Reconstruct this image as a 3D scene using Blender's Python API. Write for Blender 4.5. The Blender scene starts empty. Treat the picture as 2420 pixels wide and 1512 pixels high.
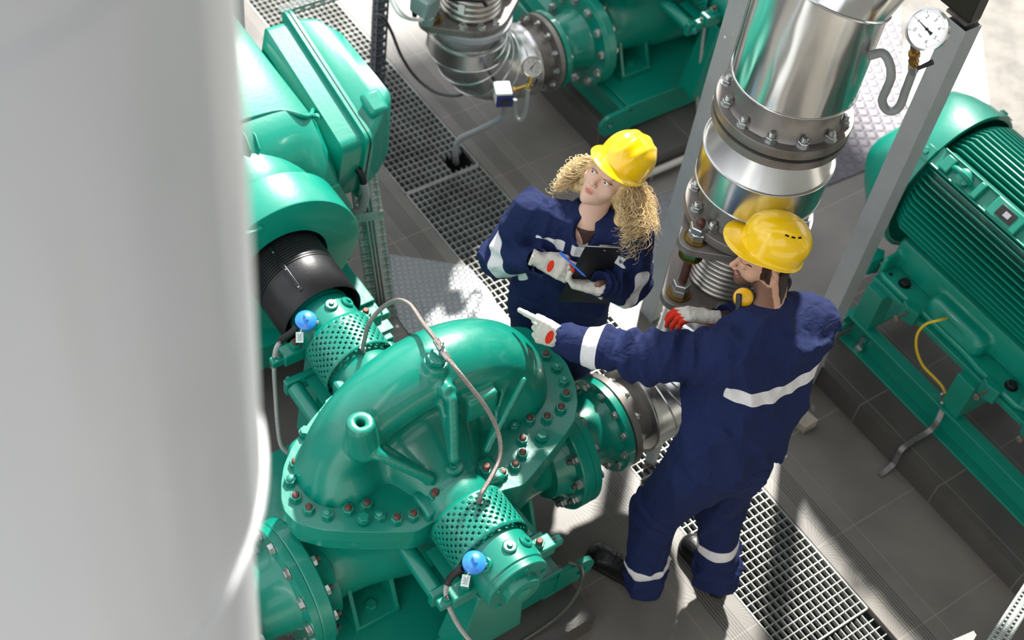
import bpy, math, random
import numpy as np
from mathutils import Vector, Matrix, Quaternion
PI = math.pi
sc = bpy.context.scene
COL = sc.collection
# ---------------------------------------------------------------- camera
CAM_R = np.array([[0.55993204, 0.82106188, 0.11105631],
                  [0.67963531, -0.37849278, -0.62836221],
                  [-0.47389024, 0.42731792, -0.76995288]])      # rows: image right, image down, view axis in world axes
CAM_H, CAM_F = 5.1, 3274.44
cam_d = bpy.data.cameras.new('camera'); cam = bpy.data.objects.new('camera', cam_d); COL.objects.link(cam)
cam_d.sensor_width = 36.0; cam_d.lens = CAM_F / 2420 * 36.0
mw = Matrix([[CAM_R[0][i], -CAM_R[1][i], -CAM_R[2][i]] for i in range(3)]).to_4x4()
mw.translation = Vector((0, 0, CAM_H)); cam.matrix_world = mw
cam_d.clip_start = 0.05; cam_d.clip_end = 100
cam_d.dof.use_dof = True; cam_d.dof.focus_distance = 4.7; cam_d.dof.aperture_fstop = 2.1
sc.camera = cam
# ---------------------------------------------------------------- view
vs = sc.view_settings
vs.view_transform = 'Standard'; vs.look = 'None'; vs.exposure = 0.3; vs.gamma = 1.0; vs.use_curve_mapping = False
# ---------------------------------------------------------------- world: pale hall daylight, brighter band towards the windows
w = bpy.data.worlds.new('World'); sc.world = w; w.use_nodes = True
nt = w.node_tree; nt.nodes.clear()
wo = nt.nodes.new('ShaderNodeOutputWorld'); bg = nt.nodes.new('ShaderNodeBackground')
tc = nt.nodes.new('ShaderNodeTexCoord'); sx = nt.nodes.new('ShaderNodeSeparateXYZ')
rp = nt.nodes.new('ShaderNodeValToRGB')
nt.links.new(tc.outputs['Generated'], sx.inputs[0]); nt.links.new(sx.outputs['Z'], rp.inputs[0])
cr = rp.color_ramp
cr.elements[0].position = 0.0; cr.elements[0].color = (.16, .16, .17, 1)
cr.elements[1].position = 1.0; cr.elements[1].color = (.95, .98, 1.05, 1)
for p, c in ((.12, (.55, .56, .58, 1)), (.3, (1.3, 1.33, 1.38, 1)), (.5, (.8, .83, .88, 1))):
    e = cr.elements.new(p); e.color = c
nt.links.new(rp.outputs[0], bg.inputs[0]); bg.inputs[1].default_value = 1.25
nt.links.new(bg.outputs[0], wo.inputs[0])
# ---------------------------------------------------------------- sun through the far windows
sd = bpy.data.lights.new('sun', 'SUN'); sun = bpy.data.objects.new('sun', sd); COL.objects.link(sun)
sd.energy = 8.0; sd.angle = math.radians(2.5); sd.color = (1.0, .965, .90)
SUN_DIR = Vector((.62, -.66, -.85)).normalized()
sun.rotation_euler = SUN_DIR.to_track_quat('-Z', 'Y').to_euler(); sun.location = (-4, 6, 8)
# ---------------------------------------------------------------- pixel helpers used while laying the room out (points on known heights)
def at(u, v, z=0.0):
    d = CAM_R.T @ np.array([(u - 1210) / CAM_F, (v - 756) / CAM_F, 1.0])
    t = (z - CAM_H) / d[2]
    return np.array([0, 0, CAM_H]) + d * t
# ---------------------------------------------------------------- materials
MATS = {}
def rgb(h):
    h = h.lstrip('#'); o = []
    for i in (0, 2, 4):
        c = int(h[i:i + 2], 16) / 255; o.append(c / 12.92 if c <= .04045 else ((c + .055) / 1.055) ** 2.4)
    return (*o, 1.0)
def mat(name, col, rough=.5, metal=0., noise=0., nscale=8., bump=0., bscale=60., coat=0., spec=.5, dirt=None, trans=0., emis=None, aniso=0.):
    if name in MATS: return MATS[name]
    m = bpy.data.materials.new(name); m.use_nodes = True; n = m.node_tree.nodes; l = m.node_tree.links
    b = n['Principled BSDF']; c = rgb(col) if isinstance(col, str) else (*col, 1.0)
    b.inputs['Base Color'].default_value = c; b.inputs['Roughness'].default_value = rough; b.inputs['Metallic'].default_value = metal
    b.inputs['Coat Weight'].default_value = coat; b.inputs['Coat Roughness'].default_value = .08; b.inputs['Specular IOR Level'].default_value = spec
    if trans: b.inputs['Transmission Weight'].default_value = trans
    if aniso: b.inputs['Anisotropic'].default_value = aniso
    if emis: b.inputs['Emission Color'].default_value = c; b.inputs['Emission Strength'].default_value = emis
    t = None
    if noise or bump or dirt:
        t = n.new('ShaderNodeTexCoord')
    if noise or dirt:
        nz = n.new('ShaderNodeTexNoise'); nz.inputs['Scale'].default_value = nscale; nz.inputs['Detail'].default_value = 6; nz.inputs['Roughness'].default_value = .6
        l.new(t.outputs['Object'], nz.inputs['Vector'])
        mx = n.new('ShaderNodeMix'); mx.data_type = 'RGBA'
        d = rgb(dirt) if dirt else tuple(x * (1 - noise) for x in c[:3]) + (1,)
        mx.inputs[6].default_value = c; mx.inputs[7].default_value = d
        r = n.new('ShaderNodeMapRange'); r.inputs[1].default_value = .42 if not dirt else .52; r.inputs[2].default_value = .66 if not dirt else .72
        l.new(nz.outputs['Fac'], r.inputs[0]); l.new(r.outputs[0], mx.inputs[0]); l.new(mx.outputs[2], b.inputs['Base Color'])
        if dirt: 
            r.inputs[4].default_value = noise or .8
    if bump:
        n2 = n.new('ShaderNodeTexNoise'); n2.inputs['Scale'].default_value = bscale; n2.inputs['Detail'].default_value = 3
        l.new(t.outputs['Object'], n2.inputs['Vector'])
        bp = n.new('ShaderNodeBump'); bp.inputs['Strength'].default_value = bump; bp.inputs['Distance'].default_value = .01
        l.new(n2.outputs['Fac'], bp.inputs['Height']); l.new(bp.outputs[0], b.inputs['Normal'])
    MATS[name] = m; return m
GREEN = mat('green_paint', '#008470', .34, coat=.4, noise=.12, nscale=3, bump=.10, bscale=26)
GREEN_D = mat('green_paint_worn', '#0a8068', .42, coat=.25, dirt='#2e5a3e', noise=.55, nscale=7, bump=.12, bscale=40)
GREEN_M = mat('green_motor_paint', '#00907a', .38, coat=.35, noise=.08, nscale=3, bump=.05, bscale=50)
STEEL = mat('bare_steel', '#8a8682', .42, .85, dirt='#5a4c40', noise=.6, nscale=9, bump=.08)
STEEL_D = mat('dark_steel', '#86817c', .5, .55, dirt='#40352c', noise=.6, nscale=7, bump=.1)
ZINC = mat('zinc_plated', '#c3c6c4', .28, .9, noise=.15, nscale=30)
GALV = mat('galvanised', '#bcc4c0', .42, .35, noise=.25, nscale=14)
GREYP = mat('grey_coated_steel', '#a3a7aa', .5, .15, noise=.12, nscale=5)
RUST = mat('rusty_stud', '#6d4b42', .55, .5, noise=.4, nscale=60)
BRASS = mat('brass', '#8f7238', .38, .9, noise=.3, nscale=50)
BLACK = mat('black_paint', '#17171a', .4, noise=.1, nscale=10, bump=.05)
BLACKR = mat('black_rubber', '#101012', .55)
BLUE = mat('blue_plastic', '#2f86dd', .32, coat=.3)
GREYPL = mat('grey_plastic', '#8b8f8e', .5)
CABLE = mat('grey_cable', '#a2a3a0', .5)
WHITE = mat('white_plastic', '#e8e8e4', .45)
NAVYB = mat('navy_plastic', '#1c2470', .35)
YELLOW = mat('yellow_wire', '#e8c01a', .4)
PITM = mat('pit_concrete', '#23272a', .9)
HOLE = mat('dark_interior', '#060706', .8)
def clad_mat(name, col, rough, wav=.0, scale=(3, 3, 3)):
    m = mat(name, col, rough, 1.0); n = m.node_tree.nodes; l = m.node_tree.links; b = n['Principled BSDF']
    t = n.new('ShaderNodeTexCoord'); mp = n.new('ShaderNodeMapping'); mp.inputs['Scale'].default_value = scale
    nz = n.new('ShaderNodeTexNoise'); nz.inputs['Scale'].default_value = 1.0; nz.inputs['Detail'].default_value = 2
    bp = n.new('ShaderNodeBump'); bp.inputs['Strength'].default_value = wav; bp.inputs['Distance'].default_value = .05
    l.new(t.outputs['Object'], mp.inputs[0]); l.new(mp.outputs[0], nz.inputs['Vector']); l.new(nz.outputs['Fac'], bp.inputs['Height']); l.new(bp.outputs[0], b.inputs['Normal'])
    n3 = n.new('ShaderNodeTexNoise'); n3.inputs['Scale'].default_value = 4; n3.inputs['Detail'].default_value = 8
    r = n.new('ShaderNodeMapRange'); r.inputs[3].default_value = rough * .6; r.inputs[4].default_value = rough * 1.6
    l.new(t.outputs['Object'], n3.inputs['Vector']); l.new(n3.outputs['Fac'], r.inputs[0]); l.new(r.outputs[0], b.inputs['Roughness'])
    return m
CLAD = clad_mat('aluminium_cladding', '#d9dad9', .16, .35, (5, 5, 1.6))
CLAD_S = clad_mat('smooth_cladding', '#d6d6d4', .22, .12, (4, 4, 2))
CLAD_B = clad_mat('brushed_foreground_cladding', '#e6e8ea', .42, .25, (7, 7, .8)); CLAD_B.node_tree.nodes['Principled BSDF'].inputs['Metallic'].default_value = .2
STAIN = clad_mat('stainless_pipe', '#b9b4ae', .3, .1, (6, 6, 6))
# ---------------------------------------------------------------- object helpers
WLOC = {}
def _loc(parent): return WLOC.get(parent.name, Vector((0, 0, 0))) if parent else Vector((0, 0, 0))
def props(o, label=None, cat=None, group=None, kind=None):
    if label: o['label'] = label
    if cat: o['category'] = cat
    if group: o['group'] = group
    if kind: o['kind'] = kind
    return o
def thing(name, label, cat, loc, group=None):
    o = bpy.data.objects.new(name, None); COL.objects.link(o); o.empty_display_size = .1
    o.location = Vector(loc); WLOC[o.name] = Vector(loc); return props(o, label, cat, group)
def link(name, me, parent=None, loc=(0, 0, 0), rot=None, label=None):
    """me has its vertices relative to loc"""
    o = bpy.data.objects.new(name, me); COL.objects.link(o)
    if parent: o.parent = parent
    o.location = Vector(loc) - _loc(parent); WLOC[o.name] = Vector(loc)
    if rot is not None: o.rotation_mode = 'QUATERNION'; o.rotation_quaternion = rot
    if label: o['label'] = label
    return o
def axes(d, up=None):
    z = Vector(d).normalized(); u = Vector(up) if up is not None else (Vector((0, 0, 1)) if abs(z.z) < .95 else Vector((1, 0, 0)))
    x = u - z * u.dot(z)
    x.normalize(); y = z.cross(x)
    return Matrix((x, y, z)).transposed()
class MB:
    def __init__(s): s.v = []; s.f = []; s.m = []; s.T = None
    def add(s, vs_, fs, mi=0):
        b = len(s.v)
        s.v += [tuple(v) for v in vs_]; s.f += [tuple(i + b for i in f) for f in fs]; s.m += [mi] * len(fs); return s
    def box(s, c, size, R=None, mi=0):
        c = Vector(c); hx, hy, hz = [k / 2 for k in size]
        P = [Vector((a * hx, b * hy, d * hz)) for d in (-1, 1) for b in (-1, 1) for a in (-1, 1)]
        if R is not None: P = [R @ p for p in P]
        return s.add([c + p for p in P], [(0, 2, 3, 1), (4, 5, 7, 6), (0, 1, 5, 4), (2, 6, 7, 3), (0, 4, 6, 2), (1, 3, 7, 5)], mi)
    def bb(s, x0, x1, y0, y1, z0, z1, mi=0): return s.box(((x0 + x1) / 2, (y0 + y1) / 2, (z0 + z1) / 2), (x1 - x0, y1 - y0, z1 - z0), None, mi)
    def loft(s, rings, closed=True, caps=True, mi=0, loop=False):
        n = len(rings[0]); vs_ = [p for r in rings for p in r]; fs = []
        R_ = len(rings)
        for i in range(R_ if loop else R_ - 1):
            a = i * n; b = ((i + 1) % R_) * n
            for j in range(n if closed else n - 1):
                k = (j + 1) % n; fs.append((a + j, a + k, b + k, b + j))
        if caps and not loop:
            fs.append(tuple(range(n - 1, -1, -1))); fs.append(tuple((R_ - 1) * n + j for j in range(n)))
        return s.add(vs_, fs, mi)
    def lathe(s, o, d, prof, n=32, caps=True, mi=0, a0=0, a1=2 * PI, up=None):
        """prof: (distance along d, radius)"""
        A = axes(d, up); o = Vector(o); full = abs(a1 - a0) > 2 * PI - 1e-4; k = n if full else n + 1; rings = []
        for h, r in prof:
            rings.append([o + A @ Vector((max(r, 1e-5) * math.cos(a0 + (a1 - a0) * j / n), max(r, 1e-5) * math.sin(a0 + (a1 - a0) * j / n), h)) for j in range(k)])
        return s.loft(rings, full, caps and full, mi)
    def cyl(s, p0, p1, r0, r1=None, n=20, mi=0):
        p0 = Vector(p0); p1 = Vector(p1); d = p1 - p0
        return s.lathe(p0, d, [(0, r0), (d.length, r0 if r1 is None else r1)], n, True, mi)
    def tube(s, pts, r, n=8, mi=0, cap=True):
        pts = [Vector(p) for p in pts]; rings = []; up = None
        for i, p in enumerate(pts):
            t = (pts[min(i + 1, len(pts) - 1)] - pts[max(i - 1, 0)]).normalized()
            if up is None: up = Vector((0, 0, 1)) if abs(t.z) < .9 else Vector((1, 0, 0))
            x = (up - t * up.dot(t)).normalized(); up = x; y = t.cross(x)
            rr = r(i / (len(pts) - 1), i) if callable(r) else r
            rings.append([p + (x * math.cos(2 * PI * j / n) + y * math.sin(2 * PI * j / n)) * rr for j in range(n)])
        return s.loft(rings, True, cap, mi)
    def torus(s, c, d, R_, r, n=32, k=8, mi=0):
        A = axes(d); c = Vector(c); rings = []
        for i in range(n):
            a = 2 * PI * i / n; e = Vector((math.cos(a), math.sin(a), 0))
            rings.append([c + A @ (e * (R_ + r * math.cos(2 * PI * j / k)) + Vector((0, 0, r * math.sin(2 * PI * j / k)))) for j in range(k)])
        return s.loft(rings, True, False, mi, loop=True)
    def prism(s, poly, z0, z1, M=None, mi=0):
        """poly 2d list (ccw), extruded z0..z1, M maps local->world"""
        M = M or (lambda p: p)
        a = [M(Vector((x, y, z0))) for x, y in poly]; b = [M(Vector((x, y, z1))) for x, y in poly]
        return s.loft([a, b], True, True, mi)
    def hexa(s, o, d, r, h, mi=0, rot=0.): return s.lathe(o, d, [(0, r), (h * .88, r), (h, r * .9)], 6, True, mi, rot, rot + 2 * PI)
    def mesh(s, name, mats, sharp=35, origin=None):
        me = bpy.data.meshes.new(name); V = np.array(s.v, dtype=np.float64)
        o = np.array(origin) if origin is not None else np.zeros(3)
        me.from_pydata((V - o).tolist(), [], s.f)
        for m in (mats if isinstance(mats, (list, tuple)) else [mats]): me.materials.append(m)
        me.polygons.foreach_set('material_index', s.m); me.polygons.foreach_set('use_smooth', [True] * len(s.f))
        me.validate(); me.update()
        if sharp is not None: me.set_sharp_from_angle(angle=math.radians(sharp))
        return me
    def build(s, name, mats, parent=None, label=None, cat=None, group=None, kind=None, bevel=0, sharp=35, origin=None):
        V = np.array(s.v)
        if origin is None:
            lo, hi = V.min(0), V.max(0); origin = (lo + hi) / 2
            if parent is None: origin[2] = lo[2]
        me = s.mesh(name, mats, sharp, origin)
        o = link(name, me, parent, origin)
        if bevel:
            b = o.modifiers.new('bevel', 'BEVEL'); b.width = bevel; b.segments = 2; b.limit_method = 'ANGLE'; b.angle_limit = math.radians(40); b.harden_normals = False
        return props(o, label, cat, group, kind)
def spline(P, n=12):
    """Catmull-Rom through the points"""
    P = [Vector(p) for p in P]; Q = [P[0] * 2 - P[1]] + P + [P[-1] * 2 - P[-2]]; out = []
    for i in range(1, len(Q) - 2):
        a, b, c, d = Q[i - 1:i + 3]
        for k in range(n):
            t = k / n; out.append(.5 * ((2 * b) + (c - a) * t + (2 * a - 5 * b + 4 * c - d) * t * t + (3 * b - a - 3 * c + d) * t ** 3))
    out.append(P[-1]); return out
# ---- fasteners: shared meshes, one object each
FM = {}
def fastener(kind, r, mats):
    k = (kind, round(r, 4), tuple(m.name for m in mats))
    if k in FM: return FM[k]
    b = MB()
    if kind == 'nut':        # hex nut with a domed stud through it
        b.lathe((0, 0, 0), (0, 0, 1), [(0, r * 1.15), (r * .12, r * 1.15)], 16)
        b.hexa((0, 0, r * .1), (0, 0, 1), r, r * .85)
        b.lathe((0, 0, r * .9), (0, 0, 1), [(0, r * .62), (r * .25, r * .6), (r * .45, r * .4), (r * .52, .0001)], 12, mi=1)
    elif kind == 'stud':     # nut with a long threaded end
        b.lathe((0, 0, 0), (0, 0, 1), [(0, r * 1.2), (r * .14, r * 1.2)], 16)
        b.hexa((0, 0, r * .12), (0, 0, 1), r, r * .85)
        pr = []
        for i in range(9): pr += [(i * r * .09, r * .58), (i * r * .09 + r * .045, r * .52)]
        b.lathe((0, 0, r * .95), (0, 0, 1), pr + [(r * .84, r * .45)], 12, mi=1)
    elif kind == 'bolt':     # hex head on a washer
        b.lathe((0, 0, 0), (0, 0, 1), [(0, r * 1.2), (r * .12, r * 1.2)], 16)
        b.hexa((0, 0, r * .12), (0, 0, 1), r, r * .7)
    elif kind == 'screw':
        b.lathe((0, 0, 0), (0, 0, 1), [(0, r), (r * .4, r * .9), (r * .6, r * .5)], 10)
    FM[k] = b.mesh(kind, list(mats), 30); return FM[k]
NAMES = {'nut': 'hex_nut', 'stud': 'stud_nut', 'bolt': 'hex_bolt', 'screw': 'screw'}
def fast(parent, pos, d, r, kind='nut', mats=None, spin=None, name=None):
    mats = mats or (GREEN, RUST)
    if kind != 'screw' and r >= .0125: r *= 1.2
    q = Vector((0, 0, 1)).rotation_difference(Vector(d)) @ Quaternion((0, 0, 1), random.uniform(0, 1) if spin is None else spin)
    return link(name or NAMES[kind], fastener(kind, r, mats), parent, pos, q)
# ---------------------------------------------------------------- signed distance modelling (numpy) + surface nets
def L(p): return np.sqrt((p * p).sum(-1))
def s_sph(P, c, r): return L(P - np.array(c, np.float32)) - r
def s_ell(P, c, r, R=None):
    q = P - np.array(c, np.float32)
    if R is not None: q = q @ np.array(R, np.float32)
    r = np.array(r, np.float32); k0 = L(q / r); k1 = L(q / (r * r)) + 1e-6
    return k0 * (k0 - 1) / k1
def s_cap(P, a, b, ra, rb=None):
    rb = ra if rb is None else rb
    a = np.array(a, np.float32); b = np.array(b, np.float32); d = b - a
    t = np.clip(((P - a) @ d) / (d @ d + 1e-9), 0, 1)
    return L(P - a - t[..., None] * d) - (ra + (rb - ra) * t)
def s_box(P, c, h, r=0., R=None):
    q = P - np.array(c, np.float32)
    if R is not None: q = q @ np.array(R, np.float32)
    q = np.abs(q) - (np.array(h, np.float32) - r)
    return L(np.maximum(q, 0)) + np.minimum(q.max(-1), 0) - r
def s_cyl(P, a, b, r, rr=0.):
    a = np.array(a, np.float32); b = np.array(b, np.float32); d = b - a; ln = float(np.sqrt(d @ d)); d = d / ln
    q = P - a; h = q @ d; x = L(q - h[..., None] * d) - (r - rr); y = np.abs(h - ln / 2) - (ln / 2 - rr)
    return np.minimum(np.maximum(x, y), 0) + np.sqrt(np.maximum(x, 0) ** 2 + np.maximum(y, 0) ** 2) - rr
def su(a, b, k):
    h = np.clip(.5 + .5 * (b - a) / k, 0, 1); return b * (1 - h) + a * h - k * h * (1 - h)
def ss(a, b, k):
    return -su(-a, b, k)
def sdf_mesh(fn, lo, hi, h):
    lo = np.array(lo, float); hi = np.array(hi, float); n = np.ceil((hi - lo) / h).astype(int) + 1
    D = np.empty(n, np.float32); ys = (lo[1] + h * np.arange(n[1])).astype(np.float32); zs = (lo[2] + h * np.arange(n[2])).astype(np.float32)
    st = max(1, int(400000 // (n[1] * n[2])))
    for i in range(0, n[0], st):
        xs = (lo[0] + h * np.arange(i, min(i + st, n[0]))).astype(np.float32)
        P = np.stack(np.meshgrid(xs, ys, zs, indexing='ij'), -1); D[i:i + len(xs)] = fn(P)
    S = D < 0; m = [k - 1 for k in n]
    acc = np.zeros((*m, 3)); cnt = np.zeros(m)
    cr_ = [(i, j, k) for i in (0, 1) for j in (0, 1) for k in (0, 1)]
    def sub(A, c): return A[c[0]:c[0] + m[0], c[1]:c[1] + m[1], c[2]:c[2] + m[2]]
    for a in cr_:
        for ax in range(3):
            if a[ax]: continue
            b = list(a); b[ax] = 1; da, db = sub(D, a), sub(D, b); x = sub(S, a) != sub(S, b)
            t = np.where(x, da / np.where(x, da - db, 1), 0)
            for k in range(3): acc[..., k] += np.where(x, a[k] + (t if k == ax else 0), 0)
            cnt += x
    act = cnt > 0; idx = -np.ones(m, np.int64); idx[act] = np.arange(act.sum())
    ij = np.argwhere(act); V = lo + h * (ij + acc[act] / cnt[act][:, None]); F = []
    for ax in range(3):
        u, v = (ax + 1) % 3, (ax + 2) % 3
        sl = [slice(0, None)] * 3; a_ = [slice(None)] * 3; b_ = [slice(None)] * 3; a_[ax] = slice(0, -1); b_[ax] = slice(1, None)
        x = S[tuple(a_)] != S[tuple(b_)]; e = np.argwhere(x)
        e = e[(e[:, u] > 0) & (e[:, v] > 0) & (e[:, u] < m[u]) & (e[:, v] < m[v])]
        e = e[e[:, ax] < m[ax]]
        q = []
        for du, dv in ((-1, -1), (0, -1), (0, 0), (-1, 0)):
            c = e.copy(); c[:, u] += du; c[:, v] += dv; q.append(idx[c[:, 0], c[:, 1], c[:, 2]])
        q = np.stack(q, 1); fl = S[e[:, 0], e[:, 1], e[:, 2]]; q[~fl] = q[~fl][:, ::-1]; F.append(q)
    F = np.concatenate(F); F = F[(F >= 0).all(1)]
    return V, F
def np_mesh(name, V, F, mats, mi=None, origin=None, sharp=None, smooth_it=0):
    me = bpy.data.meshes.new(name)
    o = np.array(origin) if origin is not None else np.zeros(3)
    if smooth_it:
        E_ = np.concatenate([F[:, [0, 1]], F[:, [1, 2]], F[:, [2, 3]], F[:, [3, 0]]])
        for _ in range(smooth_it):
            A = np.zeros_like(V); c = np.zeros(len(V))
            for a, b in ((0, 1), (1, 0)):
                np.add.at(A, E_[:, a], V[E_[:, b]]); np.add.at(c, E_[:, a], 1)
            V = V * .5 + .5 * A / np.maximum(c, 1)[:, None]
    me.vertices.add(len(V)); me.vertices.foreach_set('co', (V - o).astype(np.float32).ravel())
    me.loops.add(F.size); me.loops.foreach_set('vertex_index', F.astype(np.int32).ravel())
    me.polygons.add(len(F)); me.polygons.foreach_set('loop_start', np.arange(0, F.size, F.shape[1], dtype=np.int32))
    for m in (mats if isinstance(mats, (list, tuple)) else [mats]): me.materials.append(m)
    if mi is not None: me.polygons.foreach_set('material_index', np.asarray(mi, np.int32))
    me.polygons.foreach_set('use_smooth', np.ones(len(F), bool))
    me.update(calc_edges=True); me.validate()
    if sharp: me.set_sharp_from_angle(angle=math.radians(sharp))
    return me
def sdf_obj(name, fn, lo, hi, h, mats, parent=None, mi_fn=None, smooth_it=0, label=None, sharp=None):
    V, F = sdf_mesh(fn, lo, hi, h); mi = None
    if mi_fn is not None: mi = mi_fn(V[F].mean(1))
    c = (V.min(0) + V.max(0)) / 2
    return link(name, np_mesh(name, V, F, mats, mi, c, sharp, smooth_it), parent, c, label=label)
def vnoise(P, s, seed=0):
    """cheap smooth pseudo noise, about -1..1"""
    rs = np.random.RandomState(seed); o = 0
    for i in range(5):
        k = rs.normal(size=3); k = k / np.sqrt(k @ k) * s * rs.uniform(.7, 1.5); k2 = rs.normal(size=3); k2 = k2 / np.sqrt(k2 @ k2) * s * .6
        o = o + np.sin(P @ k.astype(np.float32) + rs.uniform(0, 6) + 1.6 * np.sin(P @ k2.astype(np.float32) + rs.uniform(0, 6)))
    return o / 3.2
random.seed(5)
# ================================================================ SETTING
Y0, Y1 = 2.815, 3.280              # drain trench
def tile_mat(name, base, joints_x, per_x, joints_y, groove=None, grout='#8c8378', rough=.42, spots=True):
    m = bpy.data.materials.new(name); m.use_nodes = True; n = m.node_tree.nodes; l = m.node_tree.links; b = n['Principled BSDF']
    t = n.new('ShaderNodeTexCoord'); s = n.new('ShaderNodeSeparateXYZ'); l.new(t.outputs['Object'], s.inputs[0])
    def mth(op, a, b_=None, c=None):
        k = n.new('ShaderNodeMath'); k.operation = op
        for i, x in enumerate((a, b_, c)):
            if x is None: continue
            if isinstance(x, (int, float)): k.inputs[i].default_value = x
            else: l.new(x, k.inputs[i])
        return k.outputs[0]
    def near(src, x0, w_): return mth('LESS_THAN', mth('ABSOLUTE', mth('SUBTRACT', src, x0)), w_)
    def rep(src, x0, per, w_):
        q = mth('SUBTRACT', mth('FLOORED_MODULO', mth('ADD', mth('SUBTRACT', src, x0), per / 2), per), per / 2)
        return mth('LESS_THAN', mth('ABSOLUTE', q), w_)
    X, Y, Z = s.outputs
    right = mth('GREATER_THAN', Y, 3.0); left = mth('SUBTRACT', 1, right)
    mask = None
    def orr(a, c): return c if a is None else mth('MAXIMUM', a, c)
    if joints_x is not None:
        for side, x0 in joints_x:
            k = rep(X, x0, per_x, .0022)
            if side: k = mth('MULTIPLY', k, right if side > 0 else left)
            mask = orr(mask, k)
    for y in joints_y: mask = orr(mask, near(Y, y, .0018))
    nz = n.new('ShaderNodeTexNoise'); nz.inputs['Scale'].default_value = 2.2; nz.inputs['Detail'].default_value = 8; l.new(t.outputs['Object'], nz.inputs['Vector'])
    n2 = n.new('ShaderNodeTexNoise'); n2.inputs['Scale'].default_value = 170; n2.inputs['Detail'].default_value = 2; l.new(t.outputs['Object'], n2.inputs['Vector'])
    c = rgb(base)
    mx = n.new('ShaderNodeMix'); mx.data_type = 'RGBA'; mx.inputs[6].default_value = c; mx.inputs[7].default_value = tuple(v * .70 for v in c[:3]) + (1,)
    r = n.new('ShaderNodeMapRange'); r.inputs[1].default_value = .38; r.inputs[2].default_value = .62; l.new(nz.outputs['Fac'], r.inputs[0]); l.new(r.outputs[0], mx.inputs[0])
    m1 = n.new('ShaderNodeMix'); m1.data_type = 'RGBA'; m1.blend_type = 'MULTIPLY'; m1.inputs[0].default_value = .35
    l.new(mx.outputs[2], m1.inputs[6]); l.new(n2.outputs['Fac'], m1.inputs[7])
    out = m1.outputs[2]
    # fan-like relief lines of each tile
    if joints_x is not None:
        px = mth('SUBTRACT', mth('FLOORED_MODULO', mth('SUBTRACT', X, -1.31), per_x / 2), per_x / 4)
        py = mth('SUBTRACT', mth('FLOORED_MODULO', mth('SUBTRACT', Y, 2.35), per_x / 2), per_x / 4)
        ang = mth('ARCTAN2', py, px); n3 = n.new('ShaderNodeTexNoise'); n3.inputs['Scale'].default_value = 14; l.new(t.outputs['Object'], n3.inputs['Vector'])
        wv = mth('SINE', mth('ADD', mth('MULTIPLY', ang, 46.0), mth('MULTIPLY', n3.outputs['Fac'], 9.0)))
        bp = n.new('ShaderNodeBump'); bp.inputs['Strength'].default_value = .06; bp.inputs['Distance'].default_value = .0012
        l.new(mth('ADD', wv, n2.outputs['Fac']), bp.inputs['Height'])
        l.new(bp.outputs[0], b.inputs['Normal'])
    gm = n.new('ShaderNodeMix'); gm.data_type = 'RGBA'; gm.inputs[7].default_value = rgb(grout)
    if mask is not None: l.new(mask, gm.inputs[0])
    else: gm.inputs[0].default_value = 0
    l.new(out, gm.inputs[6]); out = gm.outputs[2]
    if groove:
        g = None
        for y0 in groove:
            q = mth('LESS_THAN', mth('ABSOLUTE', mth('SUBTRACT', mth('FLOORED_MODULO', mth('ADD', mth('SUBTRACT', Y, y0), .0065), .013), .0065)), .0018)
            inside = mth('MULTIPLY', mth('GREATER_THAN', Y, y0 - .005), mth('LESS_THAN', Y, y0 + .013 * 6 + .005)); g = orr(g, mth('MULTIPLY', q, inside))
        g2 = n.new('ShaderNodeMix'); g2.data_type = 'RGBA'; g2.inputs[7].default_value = rgb('#24211f'); l.new(g, g2.inputs[0]); l.new(out, g2.inputs[6]); out = g2.outputs[2]
    if spots:
        v = n.new('ShaderNodeTexVoronoi'); v.inputs['Scale'].default_value = 3.1; v.inputs['Randomness'].default_value = 1; l.new(t.outputs['Object'], v.inputs['Vector'])
        g3 = n.new('ShaderNodeMix'); g3.data_type = 'RGBA'; g3.inputs[7].default_value = rgb('#b9b5ab'); l.new(mth('LESS_THAN', v.outputs['Distance'], .022), g3.inputs[0]); l.new(out, g3.inputs[6]); out = g3.outputs[2]
    l.new(out, b.inputs['Base Color']); b.inputs['Roughness'].default_value = rough
    return m
TILE = tile_mat('floor_tile', '#837e77', [(1, -1.435), (-1, -1.297)], .5075, [3.505, 2.59, 2.08, 1.57, 4.0], [3.346, 2.672])
PLTILE = tile_mat('plinth_tile', '#5c5854', [(0, -1.855)], .5075, [4.30, 3.93], None, grout='#77716a')
CONC = mat('worn_concrete', '#8f8b84', .75, noise=.35, nscale=5, bump=.3, bscale=30, dirt=None)
b = MB()
for x0, x1, y0, y1 in ((-9, 1.6, -1.5, Y0), (-9, 1.6, Y1, 5.7), (-9, -3.55, 5.7, 9.5), (-3.55, 1.6, 5.7, 9.5)): b.bb(x0, x1, y0, y1, -.5, 0)
o = b.build('floor', TILE, kind='structure', origin=(0, 0, 0))
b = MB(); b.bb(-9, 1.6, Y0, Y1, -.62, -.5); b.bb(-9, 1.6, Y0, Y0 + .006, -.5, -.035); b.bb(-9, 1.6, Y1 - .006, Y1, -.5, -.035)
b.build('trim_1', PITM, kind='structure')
# plinths the machines stand on
def plinth(x0, x1, y0, y1):
    q = MB(); q.bb(x0, x1, y0, y1, 0, .13); return q.build('trim_2', PLTILE, kind='structure', origin=(0, 0, 0))
plinth(-7, -1.635, .55, 2.195); plinth(-7.5, -3.60, 3.883, 5.5); plinth(-2.42, 1.4, 3.883, 5.35)
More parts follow.
